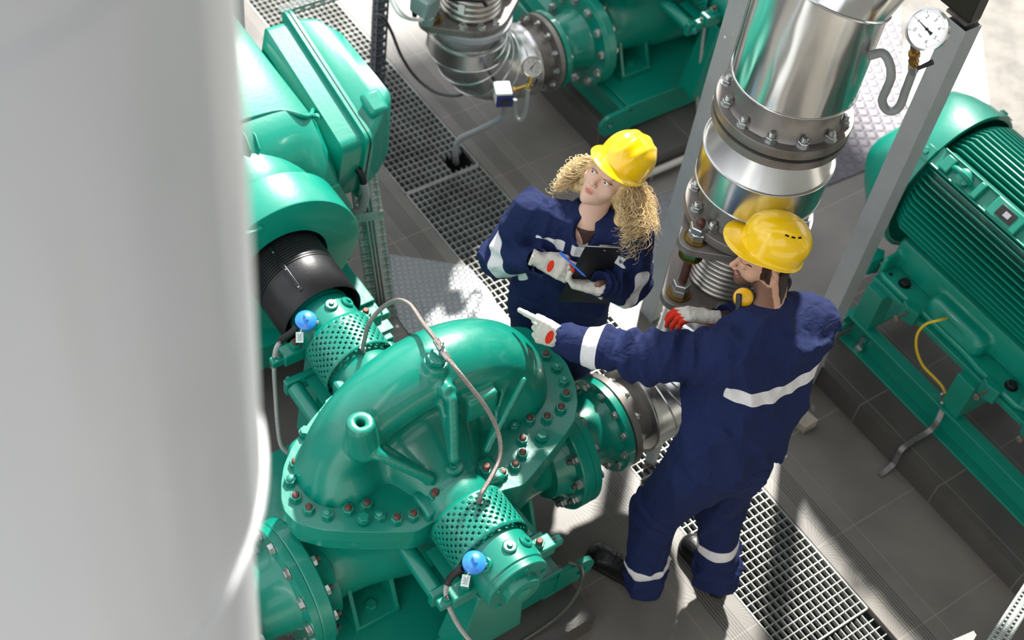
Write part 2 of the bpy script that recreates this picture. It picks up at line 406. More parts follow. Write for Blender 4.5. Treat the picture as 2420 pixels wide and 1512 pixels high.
# unseen walls with window openings (added and sized to shade the hall and show in the metal)
WALLM = mat('hall_wall', '#c9c6be', .8)
def wall(name, x0, x1, y0, y1, z0, z1, holes, ax):
    """ax: 0 wall runs along x, 1 along y; holes (a0,a1,z0,z1)"""
    q = MB(); cuts = sorted({x0 if ax == 0 else y0, x1 if ax == 0 else y1} | {h[0] for h in holes} | {h[1] for h in holes})
    for a, c in zip(cuts, cuts[1:]):
        hs = [h for h in holes if h[0] <= a and h[1] >= c]; zz = [z0]
        for h in hs: zz += [h[2], h[3]]
        zz.append(z1)
        for i in range(0, len(zz), 2):
            if zz[i + 1] > zz[i]:
                if ax == 0: q.bb(a, c, y0, y1, zz[i], zz[i + 1])
                else: q.bb(x0, x1, a, c, zz[i], zz[i + 1])
    q.build(name, WALLM, kind='structure')
wall('wall_back', -9.2, -9, -1.5, 9.5, 0, 7.6, [(-.5, 3.4, 1, 5.6), (4.2, 8.6, 1, 5.6)], 1)
wall('wall_far', -9, 1.6, 9.5, 9.7, 0, 7.6, [(-8.4, -4.6, .8, 5.6), (-4.0, .9, .8, 5.6)], 0)
wall('wall_right', 1.6, 1.8, -1.5, 9.5, 0, 6.5, [(-1.2, 2.2, 3.0, 6.2)], 1)  # opening added to brighten the foreground pipe
q = MB(); q.bb(-2.3, 1.8, -1.7, 9.7, 6.6, 6.75); q.build('ceiling', WALLM, kind='structure')  # unseen slab added to darken the near side of the hall
# gratings over the trench
GRATE = mat('grating_zinc', '#b4b6b2', .45, .45, noise=.35, nscale=6)
gx = [-6.1, -5.066, -4.093, -3.093, -2.1, -1.1, -.1, .9]
gl = ['steel grating panel running out of the picture at the top left', 'steel grating panel beside the green motor terminal box, crossed by the slotted post',
      'steel grating panel with the grey elbow conduit going down through it', 'steel grating panel directly left of the woman, by the bright plate',
      'steel grating panel under the pump outlet pipe with a cut around the pipe prop', 'unframed steel grating panel behind the boots of the man',
      'framed steel grating panel in the bottom right of the trench', 'steel grating panel out at the near end of the trench']
for i in range(len(gx) - 1):
    x0, x1 = gx[i] + .006, gx[i + 1] - .006; y0, y1 = Y0 + .008, Y1 - .008; g = MB()
    if i == 5: y1 -= .012
    fr = i != 5
    ny = 14; nx = round((x1 - x0) / .0394); hole = None
    if i == 4: hole = (-2.27, -2.08, 2.82, 2.99)
    if i == 1: hole = (-4.22, -4.12, 3.12, 3.27)
    def bars(lo, hi, fixed, ax, w_, zt):
        spans = [(lo, hi)]
        if hole:
            a0, a1, c0, c1 = hole
            if ax == 1 and a0 < fixed < a1: spans = [(lo, c0), (c1, hi)]
            if ax == 0 and c0 < fixed < c1: spans = [(lo, a0), (a1, hi)]
        for a, c in spans:
            if c - a < .01: continue
            if ax == 1: g.bb(fixed - w_, fixed + w_, a, c, zt - .03, zt)
            else: g.bb(a, c, fixed - w_, fixed + w_, zt - .03, zt)
    for k in range(nx + 1):
        if fr or 0 < k: bars(y0, y1, x0 + (x1 - x0) * k / nx, 1, .0014 if 0 < k < nx or not fr else .003, -.002)
    for k in range(ny + 1):
        if fr or 0 < k < ny: bars(x0, x1, y0 + (y1 - y0) * k / ny, 0, .0012 if 0 < k < ny else .003, -.0035 if 0 < k < ny else -.002)
    g.build('grating_panel', GRATE, label=gl[i], cat='grating', group='grating panels over the floor trench')
# plates lying on the floor
def poly_plate(name, px, z, th, m, label, bump=None):
    pts = [at(u, v, z + th)[:2] for u, v in px]
    a = sum(pts[i][0] * pts[(i + 1) % len(pts)][1] - pts[(i + 1) % len(pts)][0] * pts[i][1] for i in range(len(pts)))
    if a < 0: pts = pts[::-1]
    q = MB(); q.prism([tuple(p) for p in pts], z, z + th); return q.build(name, m, label=label, cat='floor plate', bevel=.0015)
def lens_mat(name, col, rough, metal, per, L_, W_, ang, col2=None):
    """checker plate: alternating raised lenses"""
    m = bpy.data.materials.new(name); m.use_nodes = True; n = m.node_tree.nodes; l = m.node_tree.links; b_ = n['Principled BSDF']
    b_.inputs['Base Color'].default_value = rgb(col); b_.inputs['Roughness'].default_value = rough; b_.inputs['Metallic'].default_value = metal
    t = n.new('ShaderNodeTexCoord'); mp = n.new('ShaderNodeMapping'); mp.inputs['Rotation'].default_value = (0, 0, ang); l.new(t.outputs['Object'], mp.inputs[0])
    s = n.new('ShaderNodeSeparateXYZ'); l.new(mp.outputs[0], s.inputs[0])
    def mth(op, a, c=None):
        k = n.new('ShaderNodeMath'); k.operation = op
        for i, x in enumerate((a, c)):
            if x is None: continue
            if isinstance(x, (int, float)): k.inputs[i].default_value = x
            else: l.new(x, k.inputs[i])
        return k.outputs[0]
    def lens(ox, oy, sw):
        x = mth('SUBTRACT', mth('FLOORED_MODULO', mth('ADD', s.outputs[0], ox), per), per / 2); y = mth('SUBTRACT', mth('FLOORED_MODULO', mth('ADD', s.outputs[1], oy), per), per / 2)
        a, c = (L_, W_) if sw else (W_, L_)
        d = mth('ADD', mth('POWER', mth('ABSOLUTE', mth('DIVIDE', x, a)), 2), mth('POWER', mth('ABSOLUTE', mth('DIVIDE', y, c)), 2))
        return mth('MAXIMUM', mth('SUBTRACT', 1, d), 0)
    h = mth('MAXIMUM', lens(0, 0, True), lens(per / 2, per / 2, False)) if W_ < L_ else lens(0, 0, True)
    if W_ < L_: h = mth('MAXIMUM', h, mth('MAXIMUM', mth('MULTIPLY', lens(0, per / 2, False), 0), 0))
    bp = n.new('ShaderNodeBump'); bp.inputs['Strength'].default_value = .9; bp.inputs['Distance'].default_value = .006
    l.new(mth('POWER', h, .5), bp.inputs['Height']); l.new(bp.outputs[0], b_.inputs['Normal'])
    nz = n.new('ShaderNodeTexNoise'); nz.inputs['Scale'].default_value = 5; nz.inputs['Detail'].default_value = 6; l.new(t.outputs['Object'], nz.inputs[0])
    mx = n.new('ShaderNodeMix'); mx.data_type = 'RGBA'; mx.inputs[6].default_value = rgb(col); mx.inputs[7].default_value = rgb(col2 or col); l.new(nz.outputs['Fac'], mx.inputs[0]); l.new(mx.outputs[2], b_.inputs['Base Color'])
    return m
ALP = lens_mat('rice_plate_aluminium', '#9a9d9f', .45, .4, .030, .012, .004, .4, '#85888a')
DIA = lens_mat('diamond_plate_steel', '#5f5d63', .45, .55, .062, .026, .009, .5, '#4c4950')
poly_plate('floor_plate', [(920, 600), (1108, 628), (1160, 690), (1185, 735), (1300, 860), (1180, 900), (1020, 800), (965, 788), (935, 745)], 0, .006, ALP, 'bright aluminium tread plate with cut corners between the pump and the grating')
poly_plate('floor_plate', [(1545, 470), (1640, 425), (1790, 560), (1860, 640), (1700, 740), (1620, 650), (1500, 620)], 0, .005, lens_mat('grey_tread', '#8a8a8c', .5, .4, .05, .018, .006, .5, '#77777a'), 'dull grey tread plate on the floor behind the angled support post')
poly_plate('floor_plate', [(1900, 460), (2070, 392), (2190, 345), (2133, 190), (2130, 60), (2000, -60), (1800, 200)], 0, .008, DIA, 'shiny diamond pattern steel plate behind the large clad riser pipe')
poly_plate('concrete_slab', [(2130, 100), (2130, -60), (2700, -60), (2600, 420), (2100, 420), (2133, 200)], 0, .004, CONC, 'pale worn concrete floor area at the top right')['category'] = 'concrete slab'
poly_plate('white_panel', [(2134, 235), (2133, 120), (2180, 20), (2265, 70), (2308, 60), (2318, 75), (2341, 268), (2200, 330)], .004, .012, mat('white_sheet', '#f4f4f2', .5), 'blank white panel lying on the concrete behind the right motor')['category'] = 'panel'  # white sheet stands in for the sunlit patch of concrete
# ================================================================ DOUBLE SUCTION PUMP
PX, PY, PZ = -2.31, 1.70, .88        # casing centre line / shaft
def copy_tree(o, parent=None, off=None):
    c = o.copy(); COL.objects.link(c); c.parent = parent
    if off is not None: c.location = Vector(o.location) + Vector(off)
    for ch in [k for k in o.children]: copy_tree(ch, c)
    return c
def build_pump():
    pump = thing('centrifugal_pump', 'green split-case pump in the foreground with the domed bolted casing', 'pump', (PX, PY, .30), None)
    # ---- upper casing: volute arch, shaft chambers, ribs
    def upper(P):
        q = P - np.array((PX - .02, 1.765, .86), np.float32)
        a = np.arctan2(q[..., 1], q[..., 2] + .02)                       # 0 at the crest, - left, + right
        r = np.sqrt(q[..., 1] ** 2 + q[..., 2] ** 2)
        tr = .118 + .022 * np.clip(a, -1.2, 1.5) * 0.6                  # the volute grows towards the outlet side
        d = np.sqrt((q[..., 0] * .88) ** 2 + (r - (.515 - tr)) ** 2) - tr
        disc = np.maximum(np.abs(q[..., 0]) - .085, r - .42)
        d = su(d, disc, .05)
        cx = np.abs(P[..., 0] - PX); Q = np.stack([cx, P[..., 1] - PY, P[..., 2] - .86], -1)
        ch = s_cap(Q, (.0, .02, .0), (.27, 0., .0), .27, .13)
        d = su(d, ch, .045)
        bl = s_ell(Q, (.03, -.30, -.02), (.135, .16, .18)); br = s_ell(Q, (.02, .37, -.02), (.14, .17, .24))
        d = su(d, su(bl, br, .03), .05)
        base = s_box(Q, (0, .06, -.03), (.10, .42, .08), .05)
        d = su(d, base, .05)
        neck = s_cap(Q, (.15, 0, 0), (.40, 0, 0), .128); d = su(d, neck, .03)
        for y0, z0, y1, z1, w_ in ((1.735, 1.30, 1.715, 1.06, .020), (1.455, 1.17, 1.62, 1.00, .020), (2.05, 1.20, 1.86, 1.00, .012)):
            d = su(d, s_box(P, (-2.15, 0, 0), (9, 9, 9)) * 0 + s_cap(P, (-2.155, y0, z0), (-2.075, y1, z1), w_ * 1.0), .012)
            d = su(d, s_cap(P, (-2.24, y0, z0), (-2.075, y1, z1), w_ * .95), .012)
        d = su(d, s_cyl(P, (-2.30, 1.735, 1.28), (-2.165, 1.735, 1.315), .030, .006), .01)
        d = su(d, s_box(P, (-2.185, 1.875, 1.155), (.035, .062, .058), .006), .012)
        # bosses on the arch
        d = su(d, s_cap(P, (-2.215, 1.435, 1.16), (-2.215, 1.415, 1.295), .056, .050), .02)
        d = su(d, s_cyl(P, (-2.275, 1.735, 1.28), (-2.265, 1.735, 1.385), .045, .008), .02)
        d = np.maximum(d, .845 - P[..., 2])
        hole = s_cyl(P, (-2.215, 1.415, 1.25), (-2.215, 1.413, 1.40), .016); flat = P[..., 2] - 1.325 + 5 * np.maximum(0, s_sph(P, (-2.215, 1.415, 1.30), .085))
        near = s_sph(P, (-2.215, 1.415, 1.32), .075)
        d = np.where(near < 0, np.maximum(d, P[..., 2] - 1.318), d)
        return np.maximum(d, -hole)
    sdf_obj('upper_casing', upper, (PX - .42, 1.16, .83), (PX + .42, 2.38, 1.45), .0085, GREEN, pump, smooth_it=1)
    def lower(P):
        Q = np.stack([np.abs(P[..., 0] - PX), P[..., 1] - PY, P[..., 2] - .86], -1)
        noz = su(s_cap(P, (-2.205, 1.20, .50), (-2.205, 2.32, .50), .14), s_cap(P, (-2.24, 1.62, .55), (-2.24, 1.95, .55), .2), .1)
        body = s_ell(P, (PX, 1.74, .70), (.34, .50, .38))
        d = su(noz, body, .12)
        d = su(d, s_box(Q, (0, .07, -.06), (.24, .47, .06), .05), .08)
        d = su(d, s_cap(Q, (.0, 0, -.02), (.38, 0, -.02), .26, .118), .05)
        return np.maximum(d, P[..., 2] - .85)
    sdf_obj('lower_casing', lower, (PX - .45, 1.10, .28), (PX + .45, 2.42, .87), .012, GREEN, pump, smooth_it=1)
    # ---- split flange
    zt = .912
    nearL = [at(u, v, zt)[:2] for u, v in ((664, 1140), (664, 1180), (672, 1208), (698, 1235), (765, 1253), (875, 1258), (985, 1256), (1020, 1236))]
    nearR = [at(u, v, zt)[:2] for u, v in ((1183, 1160), (1240, 1146), (1331, 1034), (1358, 995), (1366, 950), (1358, 900), (1335, 850), (1290, 812))]
    farR = [(-2.52, 2.36), (-2.60, 2.22), (-2.62, 2.02), (-2.60, 1.85)]
    farL = [(-2.62, 1.58), (-2.60, 1.50)] + [tuple(at(u, v, zt)[:2]) for u, v in ((770, 950), (735, 990), (690, 1054), (670, 1100))]
    outline = [tuple(p) for p in nearL + nearR] + farR + farL
    V2 = [Vector(p) for p in outline]; out = []
    for i in range(len(V2)):          # soften the outline
        a, c, d_ = V2[i - 1], V2[i], V2[(i + 1) % len(V2)]; out += [tuple(c * .8 + a * .2), tuple(c * .9 + a * .05 + d_ * .05), tuple(c * .8 + d_ * .2)]
    ar = sum(out[i][0] * out[(i + 1) % len(out)][1] - out[(i + 1) % len(out)][0] * out[i][1] for i in range(len(out)))
    if ar < 0: out = out[::-1]
    b = MB(); b.prism(out, .842, zt); b.build('casing_flange', GREEN, pump, bevel=.006)
    cx, cy = -2.3, 1.77
    b = MB(); b.prism([(cx + (x - cx) * .975, cy + (y - cy) * .975) for x, y in out], .772, .840); b.build('casing_flange', GREEN, pump, bevel=.006)
    nuts = [(828, 905), (793, 948), (767, 975), (753, 1005), (728, 1065), (698, 1093), (686, 1133), (699, 1172), (730, 1200), (774, 1213), (823, 1202), (867, 1190), (898, 1217), (938, 1224), (977, 1215), (1188, 1117), (1218, 1098), (1235, 1070), (1235, 1037), (1215, 1004), (1252, 989), (1293, 985), (1326, 963), (1338, 930), (1333, 897), (1316, 866), (1290, 837)]
    for i, (u, v) in enumerate(nuts):
        p = at(u, v, zt + .014); fast(pump, (p[0], p[1], zt), (0, 0, 1), .0185, 'nut', (GREEN, GREEN if i in (3, 6, 9, 12, 24, 25, 19) else RUST))
    for u, v in ((722, 1020), (859, 1225), (1280, 1030)):
        p = at(u, v, zt + .014); fast(pump, (p[0], p[1], zt + .012), (0, 0, 1), .017, 'bolt', (GREEN,))
    fast(pump, (-2.266, 1.735, 1.385), (.05, 0, 1), .028, 'bolt', (GREEN,))
    # ---- nozzle flanges: discharge (+Y) and suction (-Y)
    for s_, y, nm in ((1, 2.29, 'discharge_flange'), (-1, 1.185, 'suction_flange')):
        d = (0, s_, 0); b = MB()
        b.lathe((-2.195, y - s_ * .05, .50), d, [(-.02, .17), (.02, .178), (.05, .20), (.05, .25), (.055, .254), (.10, .254), (.105, .25), (.105, .20), (.112, .20), (.112, .12)], 56)
        f = b.build(nm, GREEN, pump)
        for k in range(12):
            a = 2 * PI * (k + .5) / 12
            fast(f, (-2.195 + .218 * math.cos(a), y - s_ * .0, .50 + .218 * math.sin(a)), (0, -s_, 0), .017, 'stud', (ZINC, STEEL))
    # ---- feet
    for s_ in (-1, 1):
        yy = PY + s_ * .33 if s_ > 0 else 1.39
        b = MB()
        for dx in (-.085, .085):
            x0 = -2.085 + (0 if dx < 0 else 0)
            yb = yy + dx
            b.loft([[(-2.26, yb + t_, .33), (-1.99, yb + t_, .33), (-2.09, yb + t_, .56), (-2.26, yb + t_, .56)] for t_ in (-.009, .009)])
        b.bb(-2.26, -1.985, yy - .094, yy + .094, .30, .333)
        f = b.build('foot', GREEN, pump, bevel=.003); fast(f, (-2.045, yy, .333), (0, 0, 1), .019, 'bolt', (GREEN,))
    # ---- pads where the shaft necks meet the flange
    for e in (1, -1):
        def X(x): return PX + e * (x - PX)
        b = MB()
        
        for y, ya, yb in ((1.615, 1.555, 1.665), (1.83, 1.775, 1.885)):
            b = MB(); b.bb(min(X(-2.085), X(-1.975)), max(X(-2.085), X(-1.975)), ya, yb, .84, .945)
            pd = b.build('neck_pad', GREEN, pump, bevel=.012)
            fast(pd, (X(-2.028), y, .945), (0, 0, 1), .020, 'stud', (GREEN, RUST))
        b = MB(); b.lathe((X(-2.07), 1.715, .985), (0, 0, 1), [(0, .036), (.028, .034), (.030, .03)], 20)
        cb = b.build('vent_boss', GREEN, pump); fast(cb, (X(-2.07), 1.715, 1.014), (0, 0, 1), .013, 'bolt', (GREEN,))
        # bearing bracket: tube, housing, end cover
        d = (e, 0, 0); b = MB()
        b.lathe((X(-2.02), PY, PZ), d, [(0, .128), (.05, .128), (.07, .118), (.24, .118), (.25, .127), (.37, .127), (.375, .121), (.385, .121)], 48)
        hs = b.build('bearing_housing', GREEN, pump)
        b = MB(); b.lathe((X(-1.635), PY, PZ), d, [(0, .118), (.002, .124), (.016, .124), (.019, .120), (.020, .086), (.021, .072), (.048, .070), (.052, .066), (.054, .03), (.056, .0301), (.064, .012), (.064, .0001)] if e > 0 else [(0, .118), (.002, .124), (.016, .124), (.019, .120), (.020, .06), (.03, .04)], 48)
        ec = b.build('end_cover', GREEN, hs)
        for k in range(5): a = 2 * PI * (k + .1) / 5; fast(ec, (X(-1.617), PY + .102 * math.cos(a), PZ + .102 * math.sin(a)), d, .009, 'bolt', (GREEN,))
        # raised collars with small screws on the crown of the housing
        for a in (-.75, .05, .62):
            y, z = PY + .128 * math.sin(a), PZ + .128 * math.cos(a); n_ = (0, math.sin(a), math.cos(a)); x = X(-1.705)
            b = MB(); b.lathe((x, PY + .120 * math.sin(a), PZ + .120 * math.cos(a)), n_, [(0, .026), (.014, .026), (.018, .022)], 20)
            q = b.build('grease_boss', GREEN, hs); fast(q, (x, PY + .138 * math.sin(a), PZ + .138 * math.cos(a)), n_, .010, 'bolt', (GREEN,))
        # side ears with studs
        for s_ in (-1, 1):
            b = MB(); x = X(-1.715); b.bb(x - .03, x + .03, PY + s_ * .165 - .05, PY + s_ * .165 + .05, PZ - .075, PZ - .012)
            b.bb(x - .018, x + .018, PY + s_ * .225 - .035, PY + s_ * .225 + .035, PZ - .072, PZ - .035)
            q = b.build('bearing_ear', GREEN, hs, bevel=.006); fast(q, (x, PY + s_ * .155, PZ - .012), (0, 0, 1), .018, 'stud', (GREEN, RUST)); fast(q, (x, PY + s_ * .225, PZ - .035), (0, 0, 1), .010, 'nut', (GREEN, RUST))
        # arms carrying the bearing
        for s_ in (-1, 1):
            y = PY + s_ * .205; b = MB(); xa, xb = X(-2.03), X(-1.80)
            b.cyl((xa, y, .735), (xb, y, .735), .033, n=20); b.bb(min(xb, xb + e * .03), max(xb, xb + e * .03), min(y + s_ * .035, y - s_ * .10), max(y + s_ * .035, y - s_ * .10), .70, .775)
            q = b.build('support_arm', GREEN, pump, bevel=.005); fast(q, (xb + e * .03, y, .735), d, .017, 'nut', (GREEN, GREEN))
        # pedestal under the housing
        b = MB(); b.loft([[(X(-1.83), PY - .15, .30), (X(-1.70), PY - .15, .30), (X(-1.70), PY + .15, .30), (X(-1.83), PY + .15, .30)], [(X(-1.80), PY - .10, .76), (X(-1.69), PY - .10, .76), (X(-1.69), PY + .10, .76), (X(-1.80), PY + .10, .76)]])
        b.build('bearing_pedestal', GREEN, pump, bevel=.006)
        # perforated guard sleeve: real square holes
        R_ = .1465; x0, x1 = -1.945, -1.775; na = 23; nl = 5; b = MB(); vid = {}
        arc0, arc1 = -PI * .80, PI * .80
        pa = (arc1 - arc0) / na; la = [0, .34, .5, .84]; us = [arc0 + pa * (i + f) for i in range(na) for f in la] + [arc1]
        pl = (x1 - x0 - .03) / nl; ws = [x0, x0 + .013] + [x0 + .015 + pl * (i + f) for i in range(nl) for f in (0.06, .40, .56, .90)] + [x1]
        for i, a in enumerate(us):
            for j, x in enumerate(ws): vid[i, j] = len(b.v); b.v.append((X(x), PY + R_ * math.sin(a), PZ + R_ * math.cos(a)))
        for i in range(len(us) - 1):
            for j in range(len(ws) - 1):
                ui, wj = i % 4, (j - 2) % 4
                if 2 <= j < len(ws) - 2 and 3 < i < len(us) - 5 and ((ui == 0 and wj == 0) or (ui == 2 and wj == 2)): continue
                b.f.append((vid[i, j], vid[i + 1, j], vid[i + 1, j + 1], vid[i, j + 1])); b.m.append(0)
        for s_ in (-1, 1):   # flat lugs of the sleeve
            b.bb(min(X(x0), X(x1)), max(X(x0), X(x1)), PY + s_ * .13 - .03, PY + s_ * .13 + .03, PZ - .125, PZ - .121)
        sl = b.build('perforated_sleeve', GREEN, pump, sharp=50); so = sl.modifiers.new('thickness', 'SOLIDIFY'); so.thickness = .0022; so.offset = -1
        b = MB(); b.cyl((X(-1.94), PY, PZ), (X(-1.78), PY, PZ), .112, n=32); b.build('shaft_seal', HOLE, pump)
    return pump
pump1 = build_pump()
def build_base():
    b0 = thing('pump_base', 'green welded base under the foreground pump with a round lifting eye', 'machine base', (PX, PY, .13))
    b = MB(); x0, x1, y0, y1 = -2.86, -1.80, 1.18, 2.12
    b.bb(x0, x1 - .012, y0 + .03, y1 - .03, .286, .300)
    b.build('deck_plate', GREEN, b0, bevel=.003)
    b = MB(); b.bb(x1 - .012, x1, y0, y1, .145, .315); b.bb(x1 - .06, x1 - .012, y0, y1, .145, .155); b.build('end_plate', GREEN, b0, bevel=.003)
    for y in (y0, y1):
        b = MB(); s_ = 1 if y == y0 else -1; b.bb(x0, x1, y - .004, y + .004, .14, .286); b.bb(x0, x1, min(y - s_ * .0, y + s_ * .07), max(y, y + s_ * .07), .13, .142)
        b.bb(x0, x1, min(y, y + s_ * .06), max(y, y + s_ * .06), .276, .286); b.build('side_channel', GREEN, b0, bevel=.002)
    # lifting eye
    for y, s_ in ((y1, 1), (y0, -1)):
        b = MB(); n = 20; ring = []
        cy, cz, r = y + s_ * .095, .235, .065
        outer = [(y - s_ * .02, .145), (y - s_ * .02, .325)] if s_ > 0 else [(y - s_ * .02, .325), (y - s_ * .02, .145)]
        O = []; I = []
        for k in range(n + 1):
            a = PI / 2 - PI * k / n if s_ > 0 else -PI / 2 - PI * k / n
            O.append((cy + r * math.cos(a), cz + r * math.sin(a)))
        # plate with a hole: bridge outer hull to hole ring
        hull = [(y - s_ * .02, .31), *O, (y - s_ * .02, .16)] if s_ > 0 else [(y - s_ * .02, .16), *O, (y - s_ * .02, .31)]
        m_ = len(hull); hp = []
        for (yy, zz) in hull:
            a = math.atan2(zz - cz, yy - cy); hp.append((cy + .024 * math.cos(a), cz + .024 * math.sin(a)))
        r1 = [(x1 - .012, p[0], p[1]) for p in hull]; r2 = [(x1 + .010, p[0], p[1]) for p in hull]; r3 = [(x1 + .010, p[0], p[1]) for p in hp]; r4 = [(x1 - .012, p[0], p[1]) for p in hp]
        b.loft([r1, r2, r3, r4], True, False, loop=True); b.build('lifting_eye', GREEN, b0)
    fast(b0, (x1 - .07, y1 + .05, .14), (0, 0, 1), .017, 'stud', (ZINC, STEEL)); 
    return b0
base1 = build_base()
# second pump set at the top of the picture: the same make
P2OFF = (-2.03, 2.80, 0)
pump2 = copy_tree(pump1, None, P2OFF); pump2['label'] = 'green split-case pump at the top edge behind the clad elbow'
base2 = copy_tree(base1, None, P2OFF); base2['label'] = 'green oil-stained machine base at the top, lifting eye just above the left helmet'
# ================================================================ PIPEWORK
def fan_bolts(parent, c, d, R_, n, r, kind, mats, ph=0.):
    A = axes(d); c = Vector(c)
    for k in range(n):
        a = 2 * PI * (k + ph) / n; fast(parent, c + A @ Vector((R_ * math.cos(a), R_ * math.sin(a), 0)), d, r, kind, mats)
def spool(label, x, y, z, s, loc=None):
    """short green reducer from the pump flange (y) to the small flange at y + s*.22"""
    t = thing('reducer_spool', label, 'pipe fitting', (x, y, z - .25), 'green reducers bolted to the pump flanges')
    d = (0, s, 0); L_ = .235
    b = MB(); b.lathe((x, y, z), d, [(0, .13), (0, .252), (.030, .254), (.032, .165), (.05, .155), (.09, .150), (.11, .146), (.15, .146), (.175, .152), (.19, .160), (L_ - .032, .165), (L_ - .030, .207), (L_, .207), (L_, .12)], 56)
    b.build('reducer_body', GREEN, t)
    fan_bolts(t, (x, y + s * .032, z), d, .222, 12, .018, 'bolt', (ZINC,), .5)
    fan_bolts(t, (x, y + s * (L_ - .032), z), (0, -s, 0), .180, 12, .014, 'bolt', (ZINC,), .25)
    b = MB(); b.lathe((x, y + s * L_, z), d, [(0, .12), (0, .190), (.010, .190), (.010, .12)], 48); b.build('gasket', BLACKR, t)
    return t
spool('green reducer on the foreground pump outlet, under the pointing arm', -2.195, 2.345, .50, 1)
spool('green reducer between the top pump and the clad elbow with the small gauge', -4.225, 3.938, .50, -1)
spool('green reducer at the left edge, on the inlet of the foreground pump', -2.195, 1.128, .50, -1)
def bend(b, p0, d0, d1, rad, r, n=7, seg=40, mi=0, beads=True):
    """smooth quarter (or part) bend of segments; returns end point"""
    p0 = Vector(p0); d0 = Vector(d0).normalized(); d1 = Vector(d1).normalized(); ang = d0.angle(d1); ax = d0.cross(d1).normalized()
    c = p0 + (ax.cross(d0)) * rad; rings = []
    A = axes(d0, ax)
    for i in range(n + 1):
        q = Quaternion(ax, ang * i / n); cc = c + q @ (p0 - c)
        rings.append([cc + q @ (A @ Vector((r * math.cos(2 * PI * j / seg), r * math.sin(2 * PI * j / seg), 0))) for j in range(seg)])
        if beads and 0 < i < n: b.torus(cc, q @ d0, r + .001, .0035, seg, 6, mi)
    b.loft(rings, True, False, mi); return c + Quaternion(ax, ang) @ (p0 - c)
def clad_elbow(label, x, yf, z, s, yr, r, group):
    t = thing('insulated_elbow', label, 'pipe', (x, (yf + yr) / 2, 0)); rad = abs(yr - yf) - .15
    d = Vector((0, s, 0)); y0 = yf + s * .15
    b = MB(); b.lathe((x, yf, z), d, [(0, .10), (0, .205), (.028, .207), (.03, .150), (.05, .142), (.10, .139), (.18, .139)], 56); f = b.build('pipe_flange', STEEL_D, t)
    fan_bolts(f, (x, yf + s * .032, z), d, .180, 12, .0135, 'stud', (ZINC, ZINC), .25)
    b = MB(); b.lathe((x, y0, z), d, [(-.025, .141), (-.025, r - .008), (-.018, r), (.0, r)], 48); b.torus((x, y0 - s * .022, z), d, r - .001, .004, 48)
    e = bend(b, (x, y0, z), d, (0, 0, 1), rad, r, 6, 48)
    b.build('cladding', CLAD_S, t); return t, e
G_ELB = 'aluminium clad elbows under the risers'
e1, pt1 = clad_elbow('aluminium clad elbow between the pump outlet and the riser, behind the arm of the man', -2.195, 2.59, .50, 1, 3.03, .188, G_ELB)
b = MB(); b.cyl((-2.17, 2.93, -.45), (-2.17, 2.93, .33), .028); b.build('pipe_prop', GREYP, label='grey tubular prop from the trench up to the clad elbow', cat='pipe prop')
b = MB(); b.lathe((-2.17, 2.93, .02), (0, 0, 1), [(0, .029), (0, .035), (.008, .035), (.008, .029)], 20)
# ---- riser 1
def ear_plate(b, x, y, z, th, R_, ex, er, mi=0):
    """round plate with two ears along y"""
    pts = []
    for k in range(48):
        a = 2 * PI * k / 48; px, py = R_ * math.cos(a), R_ * math.sin(a); pts.append((px, py))
    hull = pts + [(er * math.cos(2 * PI * k / 24), s * ex + er * math.sin(2 * PI * k / 24)) for s in (-1, 1) for k in range(24)]
    hull = sorted(set(hull)); lo = []
    def cr3(o, a, c): return (a[0] - o[0]) * (c[1] - o[1]) - (a[1] - o[1]) * (c[0] - o[0])
    for p in hull:
        while len(lo) > 1 and cr3(lo[-2], lo[-1], p) <= 0: lo.pop()
        lo.append(p)
    up = []
    for p in reversed(hull):
        while len(up) > 1 and cr3(up[-2], up[-1], p) <= 0: up.pop()
        up.append(p)
    H_ = lo[:-1] + up[:-1]; b.prism([(x + p[0], y + p[1]) for p in H_], z - th, z, None, mi)
